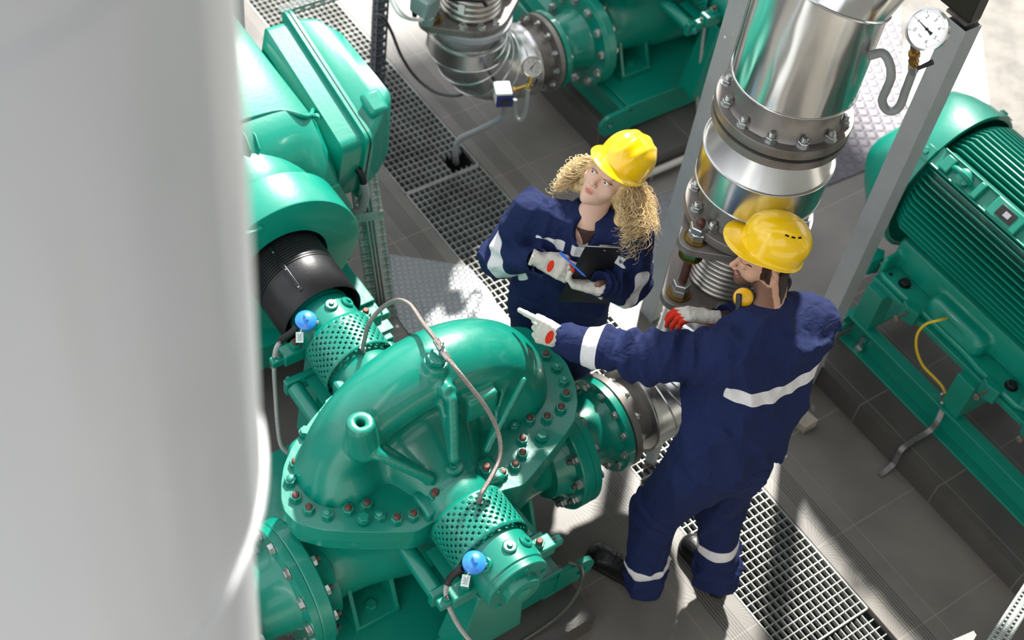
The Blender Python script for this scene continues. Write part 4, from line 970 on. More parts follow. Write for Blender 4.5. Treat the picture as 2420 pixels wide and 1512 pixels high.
b = MB(); b.bb(cx0 - .03, cx0 + ww - .02, cy0 + .02, cy0 + ww, zt_, zt_ + .012); b.build('cap_plate', STEEL_D, t)
b = MB(); b.bb(-2.40, -2.13, 3.82, 3.88, zt_ + .012, zt_ + .30); b.build('saddle', BLACK, t, bevel=.003)
# ================================================================ PEOPLE
def attr_mat(name, base, specs, rough=.8, weave=0., sheen=0.):
    """specs: (attribute, colour, roughness) painted where the vertex attribute is > 0"""
    m = bpy.data.materials.new(name); m.use_nodes = True; n = m.node_tree.nodes; l = m.node_tree.links; b = n['Principled BSDF']
    t = n.new('ShaderNodeTexCoord'); nz = n.new('ShaderNodeTexNoise'); nz.inputs['Scale'].default_value = 9; nz.inputs['Detail'].default_value = 5; l.new(t.outputs['Object'], nz.inputs[0])
    mx = n.new('ShaderNodeMix'); mx.data_type = 'RGBA'; c = rgb(base); mx.inputs[6].default_value = c; mx.inputs[7].default_value = tuple(v * .72 for v in c[:3]) + (1,); l.new(nz.outputs['Fac'], mx.inputs[0])
    out = mx.outputs[2]; ro = None
    for at_, col, r_ in specs:
        a = n.new('ShaderNodeAttribute'); a.attribute_name = at_
        g = n.new('ShaderNodeMapRange'); g.inputs[1].default_value = -.0006; g.inputs[2].default_value = .0006; l.new(a.outputs['Fac'], g.inputs[0])
        k = n.new('ShaderNodeMix'); k.data_type = 'RGBA'; k.inputs[7].default_value = rgb(col); l.new(g.outputs[0], k.inputs[0]); l.new(out, k.inputs[6]); out = k.outputs[2]
    l.new(out, b.inputs['Base Color']); b.inputs['Roughness'].default_value = rough; b.inputs['Sheen Weight'].default_value = sheen; b.inputs['Specular IOR Level'].default_value = .3
    if weave:
        n2 = n.new('ShaderNodeTexNoise'); n2.inputs['Scale'].default_value = 420; bp = n.new('ShaderNodeBump'); bp.inputs['Strength'].default_value = weave; bp.inputs['Distance'].default_value = .002
        n3 = n.new('ShaderNodeTexNoise'); n3.inputs['Scale'].default_value = 15; n3.inputs['Detail'].default_value = 4; n3.inputs['Distortion'].default_value = 1.2
        b2 = n.new('ShaderNodeBump'); b2.inputs['Strength'].default_value = .6; b2.inputs['Distance'].default_value = .02; l.new(t.outputs['Object'], n3.inputs[0]); l.new(n3.outputs['Fac'], b2.inputs['Height'])
        l.new(t.outputs['Object'], n2.inputs[0]); l.new(n2.outputs['Fac'], bp.inputs['Height']); l.new(b2.outputs[0], bp.inputs['Normal']); l.new(bp.outputs[0], b.inputs['Normal'])
    return m
NAVY = attr_mat('navy_cotton', '#142350', [('band', '#d9d7d8', .4)], .85, .25, .0)
SKIN_M = attr_mat('skin_man', '#dfae90', [('lips', '#a9665a', .4), ('beard', '#7f5d4b', .8), ('hairy', '#3a2a22', .8), ('brow', '#2a1c16', .8)], .5)
SKIN_W = attr_mat('skin_woman', '#e8bda6', [('lips', '#c87a72', .35), ('brow', '#8a6444', .8), ('lash', '#2a1f22', .6)], .45)
GLOVE = attr_mat('knit_glove', '#ddd8cd', [('red', '#d8341c', .5)], .9, .5, .1)
EYEW = mat('eye_white', '#e9e4e0', .2); IRIS = mat('iris', '#3b3a33', .1, coat=.6)
HELM = mat('helmet_yellow', '#ffcf00', .22, coat=.7)
BOOT = mat('black_leather', '#141416', .38, coat=.15, bump=.25, bscale=90)
SOLE = mat('black_sole', '#0b0b0c', .6)
SHIRT = mat('brown_shirt', '#4b2f2c', .8)
def with_attrs(ob, world_off, **fns):
    me = ob.data; n = len(me.vertices); co = np.empty(n * 3, np.float32); me.vertices.foreach_get('co', co); P = co.reshape(-1, 3) + np.array(world_off, np.float32)
    for k, fn in fns.items():
        a = me.attributes.new(k, 'FLOAT', 'POINT'); a.data.foreach_set('value', np.asarray(fn(P), np.float32))
def person_part(name, fn, lo, hi, h, mats, parent, smooth_it=0, **attrs):
    o = sdf_obj(name, fn, lo, hi, h, mats, parent, smooth_it=smooth_it); with_attrs(o, WLOC[o.name], **attrs); return o
def chain(P, pts, rs, k=.03):
    d = None
    for i in range(len(pts) - 1):
        e = s_cap(P, pts[i], pts[i + 1], rs[i], rs[i + 1]); d = e if d is None else su(d, e, k)
    return d
def folds(P, s, seed, amp, axis=None):
    """ridged cloth folds"""
    n1 = vnoise(P, s, seed); n2 = vnoise(P * np.array((1, 1, .6), np.float32), s * 1.9, seed + 7)
    return -amp * ((1 - np.abs(n1)) ** 3 - .3) - amp * .5 * ((1 - np.abs(n2)) ** 3 - .3)
def ring_folds(P, a, b, at_, w_, amp, freq, seed):
    """bunched creases across a limb a->b around the fraction at_"""
    a = np.array(a, np.float32); d = np.array(b, np.float32) - a; ln = float(np.sqrt(d @ d)); d = d / ln
    h = (P - a) @ d; r = L(P - a - h[..., None] * d)
    g = np.exp(-((h - at_ * ln) / w_) ** 2) * (r < .14)
    return -amp * g * np.sin(h * freq + 2.2 * vnoise(P, 16, seed))
def band_seg(P, a, b, at_, hw, tilt=(0, 0, 0), lim=.15):
    """> 0 inside a strip wrapped round limb a->b"""
    a = np.array(a, np.float32); b = np.array(b, np.float32); d = b - a; ln = np.sqrt(d @ d); c = a + d * at_; n = d / ln + np.array(tilt, np.float32); n = n / np.sqrt(n @ n)
    v = hw - np.abs((P - c) @ n); far = L(P - c) - lim
    return np.minimum(v, -far)
def frame(Fv, Uv):
    Fv = np.array(Fv, float); Fv /= np.sqrt(Fv @ Fv); Uv = np.array(Uv, float); Uv -= Fv * (Uv @ Fv); Uv /= np.sqrt(Uv @ Uv); S = np.cross(Uv, Fv)
    return np.stack([S, Fv, Uv], 1).astype(np.float32)      # columns: left side, forward, up
def head_sdf(q, female=False):
    """q: local coords (side, fwd, up) with the eye line near up = 0"""
    x = np.abs(q[..., 0]); Q = np.stack([x, q[..., 1], q[..., 2]], -1)
    k = .94 if female else 1.0
    d = s_ell(Q, (0, -.012, .035), (.076, .096, .092))
    d = su(d, s_ell(Q, (0, .022, -.035), (.060 * k, .066, .075)), .03)
    d = su(d, s_ell(Q, (.0, .050, -.078), (.036 * k, .034, .032)), .022)                 # jaw
    d = su(d, s_sph(Q, (0, .070, -.099), .016 if female else .019), .02)               # chin
    d = su(d, s_ell(Q, (.043, .050, -.030), (.022, .022, .022)), .02)                  # cheek
    d = su(d, s_ell(Q, (.020, .078, .022), (.026, .012, .008)), .012)                    # brow ridge
    d = ss(d, s_ell(Q, (.031, .100, -.002), (.017, .018, .012)), .014)
    d = su(d, s_cap(Q, (0, .080, .004), (0, .104, -.030), .0065, .0088), .009)          # nose
    d = su(d, s_sph(Q, (0, .104, -.033), .0088), .006); d = su(d, s_ell(Q, (.0105, .095, -.037), (.0065, .009, .006)), .005)
    d = ss(d, s_sph(Q, (.006, .101, -.0445), .0032), .003)
    d = su(d, s_ell(Q, (0, .083, -.058), (.020, .013, .0045)), .006); d = su(d, s_ell(Q, (0, .082, -.069), (.016, .013, .0055)), .006)   # lips
    d = ss(d, s_ell(Q, (0, .099, -.0635), (.021, .009, .0013)), .003)
    lid = s_ell(Q, (.031, .078, .001), (.0150, .0125, .0115)); d = su(d, lid, .004)
    op = s_ell(Q, (.031, .092, -.0022), (.0135, .016, .0046 if not female else .0036)); d = ss(d, op, .0015)
    ear = s_ell(Q, (.078, -.008, -.012), (.011, .019, .031)); ear = ss(ear, s_ell(Q, (.088, -.004, -.008), (.008, .010, .018)), .004); d = su(d, ear, .006)
    return d
def build_head(sz, parent, C, Fv, Uv, neck_to, neck_r, extra, lo, hi, h, skin, female, attrs, eyes_look=(0, 0)):
    M = frame(Fv, Uv); C = np.array(C, np.float32)
    def fn(P):
        q = (P - C) @ M / sz; d = head_sdf(q, female) * sz
        nk = s_cap(P, C + M @ np.array((0, -.030, -.05), np.float32) * sz, neck_to, neck_r, neck_r * 1.08)
        d = su(d, nk, .02)
        return su(d, extra(P), .04)
    at_ = {k: (lambda P, f=f: f((P - C) @ M / sz)) for k, f in attrs.items()}
    body = person_part('body', fn, lo, hi, h, skin, parent, 0, **at_)
    for s in (-1, 1):
        c = C + M @ np.array((s * .031, .0785, -.0015), np.float32) * sz; b = MB(); look = M @ np.array((eyes_look[0], 1, eyes_look[1]), np.float32)
        b.lathe(Vector(c) - Vector(look).normalized() * .0105 * sz, look, [((.0105 - .0105 * math.cos(PI * i / 14)) * sz, .0105 * sz * math.sin(PI * i / 14)) for i in range(15)], 20)
        e = b.build('eye', EYEW, body, sharp=None); b = MB(); lk = Vector(look).normalized()
        b.lathe(Vector(c) + lk * .0089 * sz, lk, [(0, .0055), (.0012, .0045), (.0018, .0001)], 18); b.build('iris', IRIS, e, sharp=None)
    return body, M, C
def rib(q, c, r, w): return None
def helmet(parent, C, Fv, Uv, rx=.098, ry=.118, rz=.110, peak=.045, vents=False, style=0):
    M = frame(Fv, Uv); C = np.array(C, float); N = 96; K = 34
    def surf(t, a, off=0):
        ca, sa = math.cos(a), math.sin(a)              # a=0 forward
        th = t * PI / 2; e = math.sin(th) ** .92; up = math.cos(th) ** .85 if th < PI / 2 - 1e-6 else 0
        y = ca * e * ry; x = sa * e * rx; z = up * rz
        if style == 0:
            bump = .006 * math.exp(-(x / .016) ** 2) + .0045 * (math.exp(-((abs(x) - .046) / .010) ** 2))
            bump *= min(1, max(0, (1 - t) * 3.2)) * (1 if y > -.11 else 1)
        else:
            bump = .0055 * (1 / (1 + math.exp(-(.052 - abs(x)) / .0022))) * min(1, max(0, (1 - t) * 4)) * (.6 + .4 * (y > -.2))
        nn = Vector((x / rx ** 2, y / ry ** 2, z / rz ** 2 + .001)).normalized(); k = off + bump
        return Vector((x, y, z)) + nn * k
    b = MB(); rings = []
    for i in range(K + 1): rings.append([Vector(C + M @ np.array(surf(max(i / K, .004), 2 * PI * j / N))) for j in range(N)])
    # skirt, lip and peak
    def rimp(f, dn, a, extra_pk):
        p = surf(1, a); ca = math.cos(a); out = Vector((math.sin(a), math.cos(a), 0)); pk = max(0, ca) ** 1.6 * extra_pk
        bk = max(0, -ca) ** 2 * .012
        return Vector(C + M @ np.array(p + out * (f + pk) + Vector((0, 0, -dn - pk * .28 - bk))))
    for f, dn, e in ((.000, .010, 0), (.001, .018, 0), (.004, .021, peak * .55), (.009, .023, peak), (.0095, .0255, peak + .001), (.006, .0275, peak * .9), (.0005, .026, 0), (-.002, .018, 0), (-.003, 0, 0)):
        rings.append([rimp(f, dn, 2 * PI * j / N, e) for j in range(N)])
    rings.append([Vector(C + M @ np.array(surf(.6, 2 * PI * j / N, -.004))) for j in range(N)])
    rings.append([Vector(C + M @ np.array(surf(.02, 2 * PI * j / N, -.004))) for j in range(N)])
    b.loft(rings, True, True); h = b.build('hard_hat', HELM, parent, sharp=60)
    if vents:
        for k in (-.028, 0, .028):
            a = 1.75 + k * 12
            q = MB(); A = surf(.36, a, .0012), surf(.36, a + .20, .0012), surf(.40, a + .20, .0012), surf(.40, a, .0012)
            q.add([Vector(C + M @ np.array(v)) for v in A], [(0, 1, 2, 3)]); q.build('vent_slot', HOLE, h)
    return h
def glove(name, parent, W, D, Nb, side, curls, thumb, thcurl, cuff, scale=1.0, red=None, spread=1.0):
    """W wrist, D towards the fingers, Nb back-of-hand normal, side +1/-1 picks the thumb side; curls: per finger three bend angles"""
    D = Vector(D).normalized(); Nb = Vector(Nb); Nb = (Nb - D * Nb.dot(D)).normalized(); T = D.cross(Nb) * side; W = Vector(W); s = scale
    caps = []; tips = []
    caps_palm = [(W + T * .022 * s, W + D * .075 * s + T * .030 * s, .015 * s, .0135 * s), (W - T * .018 * s, W + D * .072 * s - T * .030 * s, .015 * s, .0125 * s), (W, W + D * .078 * s, .0165 * s, .014 * s), (W + D * .02 * s + T * .01 * s, W + D * .078 * s + T * .012 * s, .0155 * s, .0135 * s), (W + D * .02 * s - T * .01 * s, W + D * .076 * s - T * .012 * s, .0155 * s, .013 * s)]
    fing = []
    for i, (off, ln) in enumerate(((.031, 1.0), (.0105, 1.10), (-.0105, 1.02), (-.031, .82))):
        base = W + D * (.080 - .004 * abs(i - 1)) * s + T * off * s * 1.0; d = (D + T * off * 2.2 * spread).normalized(); ang = 0; p = base; ch = [p]
        ax = d.cross(Nb).normalized()
        for k, l0 in enumerate((.042, .027, .021)):
            ang += curls[i][k]; q = Quaternion(ax, -ang); p = p + (q @ d) * l0 * ln * s; ch.append(p)
        fing.append(ch)
    tb = W + D * .022 * s + T * .028 * s; td = (D * thumb[0] + T * thumb[1] - Nb * thumb[2]).normalized(); p1 = tb + td * .040 * s; td2 = (td + (D * thcurl[0] - T * thcurl[1] - Nb * thcurl[2])).normalized(); p2 = p1 + td2 * .030 * s; p3 = p2 + (td2 + (D * thcurl[0] - T * thcurl[1] - Nb * thcurl[2]) * .7).normalized() * .022 * s
    Dn, Tn, Nn, Wn = (np.array(v, np.float32) for v in (D, T, Nb, W))
    def fn(P):
        d = None
        for a, b_, ra, rb in caps_palm: e = s_cap(P, a, b_, ra, rb); d = e if d is None else su(d, e, .010)
        for ch in fing:
            f = None
            for k, (ra, rb) in enumerate(((.0108, .0102), (.0102, .0096), (.0096, .0082))):
                e = s_cap(P, ch[k], ch[k + 1], ra * s, rb * s); f = e if f is None else su(f, e, .003)
            d = su(d, f, .0045)
        f = su(s_cap(P, tb, p1, .0165 * s, .0125 * s), su(s_cap(P, p1, p2, .012 * s, .0112 * s), s_cap(P, p2, p3, .0112 * s, .0092 * s), .003), .005)
        d = su(d, f, .010)
        cf = s_cap(P, W - D * cuff, W + D * .005, .031 * s, .025 * s); h = (P - Wn) @ Dn
        a = np.arctan2((P - Wn) @ Tn, (P - Wn) @ Nn); cf = cf - .0012 * np.sin(a * 26) * (h < 0)
        cf = np.maximum(cf, -h - cuff); d = su(d, cf, .008)
        return d + .0006 * vnoise(P, 260, 3)
    allp = [p for ch in fing for p in ch] + [p3, p2, W - D * cuff, W + T * .04, W - T * .04]
    lo = np.min(np.array([tuple(p) for p in allp]), 0) - .036; hi = np.max(np.array([tuple(p) for p in allp]), 0) + .036
    def redf(P):
        q = P - Wn; v = np.full(len(P), -1., np.float32)
        loc = np.stack([q @ Dn, q @ Tn, q @ Nn], -1)
        if red:
            for kind in red:
                if kind == 'oval': v = np.maximum(v, (1 - np.sqrt(((loc[:, 0] - .046) / .0135) ** 2 + ((loc[:, 1] + .002) / .028) ** 2)) * .012 - 9 * (loc[:, 2] < 0))
                if kind == 'palm': v = np.maximum(v, -.006 - loc[:, 2])
                if kind == 'tips':
                    for ch in fing[1:]: t = np.array(ch[3], np.float32); v = np.maximum(v, .0105 * s - L(P - t))
                if kind == 'edge': v = np.maximum(v, np.minimum(-.011 - loc[:, 2], loc[:, 0] - .0))
                if kind == 'patch': v = np.maximum(v, (1 - np.sqrt(((loc[:, 0] - .036) / .012) ** 2 + ((loc[:, 1] + .006) / .024) ** 2)) * .012 - 9 * (loc[:, 2] < 0))
        return v
    return person_part(name, fn, lo, hi, .0019, GLOVE, parent, 1, red=redf)
def boot(name, parent, heel, toe, ank):
    heel = Vector(heel); toe = Vector(toe); d = (toe - heel).normalized(); A = Vector(ank)
    def fn(P):
        q = s_cap(P, heel + d * .035 + Vector((0, 0, .01)), heel + d * .22 + Vector((0, 0, .0)), .042, .047)
        q = su(q, s_ell(P, tuple(heel + d * .235 + Vector((0, 0, .005))), (.055, .055, .045)), .03)
        q = su(q, s_cap(P, heel + d * .06 + Vector((0, 0, .03)), A + Vector((0, 0, .08)), .046, .05), .04)
        q = su(q, s_cap(P, heel + d * .08 + Vector((0, 0, .05)), heel + d * .19 + Vector((0, 0, .022)), .036, .034), .03)
        return np.maximum(q, .022 - P[..., 2]) 
    lo = np.min(np.array([tuple(heel), tuple(toe), tuple(A)]), 0) - .09; hi = np.max(np.array([tuple(heel), tuple(toe), tuple(A)]), 0) + .09; lo[2] = 0; hi[2] = .24
    o = sdf_obj(name, fn, lo, hi, .0055, BOOT, parent, smooth_it=1)
    def fs(P):
        q = np.minimum(s_cap(P * np.array((1, 1, 0), np.float32), (*(heel + d * .03)[:2], 0), (*(heel + d * .10)[:2], 0), .043, .040), s_cap(P * np.array((1, 1, 0), np.float32), (*(heel + d * .12)[:2], 0), (*(heel + d * .235)[:2], 0), .043, .055))
        return np.maximum(su(q, q, .01), np.abs(P[..., 2] - .014) - .013)
    sdf_obj('boot_sole', fs, lo, [hi[0], hi[1], .04], .006, SOLE, o)
    b = MB(); sd = Vector((-d.y, d.x, 0))
    for k in range(4):
        c = heel + d * (.125 + k * .022) + Vector((0, 0, .089 - k * .011)); b.tube([c - sd * .022 + d * .004, c + Vector((0, 0, .006)), c + sd * .022 - d * .004], .0028, 6)
    b.build('laces', mat('lace', '#26262a', .7), o); return o
# ---------------------------------------------------------------- the man
man = thing('person', 'man in navy coveralls and yellow helmet seen from behind, pointing with his left arm', 'person', (-1.62, 2.62, 0))
A_ = lambda *v: np.array(v, np.float32)
pelL, pelR = A_(-1.645, 2.525, .97), A_(-1.60, 2.70, .965)
chL, chR = A_(-1.755, 2.655, 1.34), A_(-1.745, 2.865, 1.35)
shL, shR = A_(-1.775, 2.585, 1.415), A_(-1.75, 2.955, 1.435)
elL = A_(*at(1505, 842, 1.30)); wrL = A_(*at(1338, 806, 1.245)); elR = A_(-1.94, 3.05, 1.20); wrR = A_(*at(1700, 752, 1.29))
kneeL, ankL = A_(-1.735, 2.495, .52), A_(-1.665, 2.475, .12); kneeR, ankR = A_(-1.63, 2.74, .52), A_(-1.515, 2.735, .12)
HC = at(1812, 608, 1.60); HF, HU = (-.52, -.84, -.10), (-.04, -.06, .99); neckb = A_(-1.80, 2.80, 1.47)
def jacket(P):
    t = su(s_cap(P, pelL + A_(0, 0, .06), chL, .128, .138), s_cap(P, pelR + A_(0, 0, .06), chR, .128, .140), .12)
    t = su(t, s_cap(P, (pelL + pelR) / 2 + A_(.02, 0, .06), (chL + chR) / 2 + A_(.01, 0, -.02), .125, .135), .06)
    t = su(t, s_cap(P, shL, shR, .088, .088), .09)
    t = su(t, s_cap(P, (shL + shR) / 2 + A_(-.02, .01, .03), neckb + A_(0, 0, -.02), .085, .07), .06)
    aL = chain(P, [shL, elL, wrL], [.094, .080, .060], .03); aR = chain(P, [shR, elR, wrR], [.096, .082, .062], .03)
    aL = aL + ring_folds(P, shL, elL, .35, .08, .008, 105, 1) + ring_folds(P, shL, elL, .95, .10, .013, 80, 2) + ring_folds(P, elL, wrL, .25, .07, .007, 95, 3)
    t = su(t, aL, .035); t = su(t, aR, .05)
    # blouson hem gathered above the waist
    h = P[..., 2]; q = P - (pelL + pelR) / 2
    t = np.maximum(t, 1.045 - h + .012 * np.sin(np.arctan2(q[..., 1], q[..., 0]) * 3))
    t = t + folds(P, 9, 4, .026) + folds(P * A_(1, 1, .45), 22, 9, .011)
    # open sleeve ends
    t = np.maximum(t, -s_cap(P, wrL, wrL + (wrL - elL) * .3, .05, .05)); t = np.maximum(t, -s_cap(P, wrR, wrR + (wrR - elR) * .3, .052, .052))
    # collar
    col = np.abs(s_cap(P, neckb + A_(.012, .0, -.04), neckb + A_(-.022, .012, .055), .074, .066)) - .0045
    dn = A_(-.3, .14, .94); dn = dn / np.sqrt(dn @ dn); hh = (P - neckb) @ dn; col = np.maximum(col, np.maximum(hh - .045, -.06 - hh))
    return np.minimum(t, col)
def mband(P):
    v = band_seg(P, elL, wrL, .60, .030, (0, 0, 0), .13); v = np.maximum(v, band_seg(P, elR, wrR, .60, .028, (0, 0, 0), .12))
    ax = A_(-.24, .10, .96); ax = ax / np.sqrt(ax @ ax); c = A_(-1.70, 2.75, 1.315)
    tor = np.minimum(.0255 - np.abs((P - c) @ ax - .22 * ((P - c) @ A_(0, 1, 0)) ** 1 * .35 - .9 * ((P - c) @ A_(0, 1, 0)) ** 2), -(s_cap(P, chL + A_(0, -.02, -.05), chR + A_(0, .03, -.05), .22)))
    arm = np.minimum(L(P - elL) - .16, 1.); tor = np.minimum(tor, (P @ A_(0, 1, 0)) - 2.535)
    return np.maximum(v, tor)
person_part('jacket', jacket, (-2.42, 2.15, .96), (-1.40, 3.22, 1.62), .0075, NAVY, man, 1, band=mband)
def trousers(P):
    t = su(s_cap(P, pelL + A_(.01, .03, .03), pelL + A_(-.01, .02, -.04), .118, .122), s_cap(P, pelR + A_(.01, -.03, .03), pelR + A_(-.01, -.02, -.04), .118, .122), .06)
    lL = chain(P, [pelL + A_(-.01, -.005, -.06), kneeL, ankL], [.115, .092, .083], .04); lR = chain(P, [pelR + A_(-.01, .005, -.06), kneeR, ankR], [.115, .092, .083], .04)
    lL = lL + ring_folds(P, kneeL, ankL, .78, .09, .008, 75, 5) + ring_folds(P, pelL, kneeL, .9, .08, .007, 80, 6); lR = lR + ring_folds(P, kneeR, ankR, .8, .09, .008, 75, 7) + ring_folds(P, pelR, kneeR, .9, .08, .006, 80, 8)
    l = np.minimum(lL, lR); t = su(t, l, .03)
    q = P - (pelL + pelR) / 2; a = np.arctan2(q[..., 1], q[..., 0])
    t = t - .004 * np.sin(a * 44 + 2 * np.sin(a * 9)) * np.exp(-((P[..., 2] - 1.0) / .022) ** 2) + .008 * np.exp(-((P[..., 2] - 1.005) / .014) ** 2)
    t = t + folds(P * A_(1, 1, .5), 13, 14, .024)
    t = np.maximum(t, P[..., 2] - 1.06); t = np.maximum(t, .075 - P[..., 2])
    t = np.maximum(t, -s_cap(P, ankL + A_(0, 0, -.08), ankL + A_(0, 0, -.02), .066, .066)); return np.maximum(t, -s_cap(P, ankR + A_(0, 0, -.08), ankR + A_(0, 0, -.02), .066, .066))
person_part('trousers', trousers, (-1.95, 2.33, .06), (-1.36, 2.90, 1.08), .0075, NAVY, man, 1, band=lambda P: np.maximum(band_seg(P, kneeL, ankL, .72, .027, (.0, -.0, 0), .16), band_seg(P, kneeR, ankR, .50, .027, (0, 0, 0), .16)))
hip_pocket = None
def man_hair(q):
    x, y, z = np.abs(q[:, 0]), q[:, 1], q[:, 2]; nz_ = .004 * vnoise(q, 220, 2)
    beard = np.minimum(np.minimum(-.040 - z + np.clip((y - .06) * .25, -.02, .0) + np.clip((.055 - x) * -.0, 0, 0), y + .012), 1.0)
    side = np.minimum(np.minimum(.015 - np.abs(y - .014), .030 + z), x - .062)          # sideburn
    side = np.minimum(side, .10 - z)
    back = np.minimum(-.028 - y, z + .060)
    top = z - .058
    must = np.minimum(np.minimum(.0055 - np.abs(z + .0485), .026 - x), y - .07)
    lips = np.minimum(.0085 - np.abs(z + .0635), .021 - x)
    v = np.maximum(back, np.maximum(side, top))
    return (v + nz_ * .4) * .5
def man_beard(q):
    x, y, z = np.abs(q[:, 0]), q[:, 1], q[:, 2]
    jaw = np.minimum(-.052 - z - .25 * np.maximum(0, .03 - y) * 0, np.minimum(y + .004, z + .118)); ch = np.minimum(np.minimum(-.036 - z, x - .054), np.minimum(y + .004, .045 - y))
    must = np.minimum(np.minimum(.0060 - np.abs(z + .0485), .027 - x), y - .07)
    v = np.maximum(np.maximum(jaw, must), ch); v = np.where((np.abs(z + .0638) < .0085) & (x < .020) & (y > .075), -1, v)
    return (v + .002 * vnoise(q, 420, 2) + .002) * .35
def brow(q): x, y, z = np.abs(q[:, 0]), q[:, 1], q[:, 2]; return np.minimum(np.minimum(.0032 - np.abs(z - .021 + .0 * x + .6 * np.abs(x - .032) ** 1.3), .020 - np.abs(x - .033)), y - .05)
def lips(q): x, y, z = np.abs(q[:, 0]), q[:, 1], q[:, 2]; return np.minimum(np.minimum(.0088 - np.abs(z + .0638) - .12 * x, .021 - x), y - .078)
def man_core(P):
    d = s_cap(P, (pelL + pelR) / 2, (chL + chR) / 2, .09, .10); d = su(d, s_cap(P, shL, shR, .05), .05)
    d = su(d, chain(P, [shL, elL, wrL], [.045, .038, .026]), .02); d = su(d, chain(P, [shR, elR, wrR], [.045, .038, .026]), .02)
    for a, k, c in ((pelL, kneeL, ankL), (pelR, kneeR, ankR)): d = su(d, chain(P, [a, k, c], [.07, .055, .04]), .02)
    return d
# full body in one surface: fine grid for head and neck, the covered rest follows it down
body, MM, MC = build_head(1.12, man, HC, HF, HU, neckb, .056, lambda P: su(s_cap(P, shL * .8 + shR * .2 + A_(0, 0, -.02), shR * .8 + shL * .2 + A_(0, 0, -.02), .062), s_cap(P, (chL + chR) / 2, neckb, .09, .06), .04), (-2.14, 2.52, 1.27), (-1.60, 3.06, 1.76), .0028, SKIN_M, False, dict(hairy=man_hair, beard=man_beard, brow=brow, lips=lips), (.15, 0))
hm = helmet(man, MC + MM @ A_(0, -.016, .078), (-.66, -.70, .22), (.14, .20, .95), .101, .121, .114, .046, True, 1)
b = MB(); pts = [MC + MM @ A_(.084 * math.sin(a) * 1.0, -.01 - .098 * math.cos(a), .006 - .012 * math.cos(a)) for a in np.linspace(-1.3, 1.3, 15)]
b.tube(pts, .009, 8); b.build('helmet_strap', BLACKR, hm)
# ear defenders round the neck
b = MB(); pts = spline([at(1752, 708, 1.50), at(1800, 722, 1.50), at(1838, 700, 1.50), at(1862, 672, 1.515), at(1858, 655, 1.53), at(1838, 640, 1.54)], 8); b.tube(pts, .0125, 10); 
ed = b.build('ear_defenders', BLACKR, man)
cc = Vector(at(1757, 702, 1.505)); dn = Vector((.42, -.62, .66)).normalized(); cc = cc + dn * .012
b = MB(); b.lathe(cc - dn * .030, dn, [(0, .026), (.006, .036), (.028, .041), (.036, .040), (.037, .030)], 36); b.build('cup_shell', BLACKR, ed)
b = MB(); b.lathe(cc + dn * .004, dn, [(0, .036), (.006, .034), (.011, .026), (.013, .0001)], 36); b.build('yellow_cup', mat('ear_cup_yellow', '#f0b400', .35, coat=.3), ed)
b = MB(); b.box(Vector(at(1745, 722, 1.50)), (.085, .020, .022), axes(dn) @ Matrix.Rotation(.3, 3, 'Z')); b.build('band_slider', BLACK, ed, bevel=.004)
glL = glove('glove', man, wrL + (wrL - elL) * .06, Vector(at(1182, 740, 1.285)) - Vector(wrL), (.50, -.62, .45), 1, [(.05, .02, .02), (.95, 1.25, .9), (1.05, 1.3, .9), (1.1, 1.3, .9)], (.9, .05, .55), (.6, .1, .2), .035, 1.10, ['oval'])
glR = glove('glove', man, wrR + A_(-.02, -.03, 0), (-.60, -.80, .10), (-.25, .20, .95), 1, [(.35, .55, .5), (.45, .65, .5), (.55, .7, .5), (.6, .75, .5)], (.7, .6, .5), (.3, .1, .2), .035, 1.05, ['palm'])
boot('boot', man, Vector(at(1528, 1388, .03)) * 1, Vector(at(1400, 1302, .03)), ankL); boot('boot', man, Vector(at(1706, 1398, .03)), Vector(at(1630, 1280, .03)), ankR)
# hidden lower body so the figure is whole
o = sdf_obj('inner_body', man_core, (-2.40, 2.15, .10), (-1.38, 3.15, 1.50), .014, SKIN_M, body)
# ---------------------------------------------------------------- the woman
wom = thing('person', 'woman with curly blonde hair and yellow helmet holding a clipboard and blue pen', 'person', (-2.6, 2.58, 0))
wpR, wpL = A_(*at(1275, 680, .92)), A_(*at(1372, 705, .92))
wcR, wcL = A_(*at(1300, 560, 1.20)), A_(*at(1410, 592, 1.20))
wsR, wsL = A_(*at(1252, 505, 1.31)), A_(*at(1494, 560, 1.31))
weR, weL = A_(*at(1190, 602, 1.10)), A_(*at(1488, 668, 1.09)); wwR, wwL = A_(*at(1272, 618, 1.225)), A_(*at(1412, 672, 1.20))
WC = at(1441, 420, 1.515); WF, WU = (.20, -.76, .60), (-.08, .80, .56); wneck = A_(*at(1392, 518, 1.345))
wkR, waR, wkL, waL = wpR * A_(1, 1, 0) + A_(.0, .02, .50), wpR * A_(1, 1, 0) + A_(-.03, .04, .12), wpL * A_(1, 1, 0) + A_(0, .03, .50), wpL * A_(1, 1, 0) + A_(-.0, .06, .12)
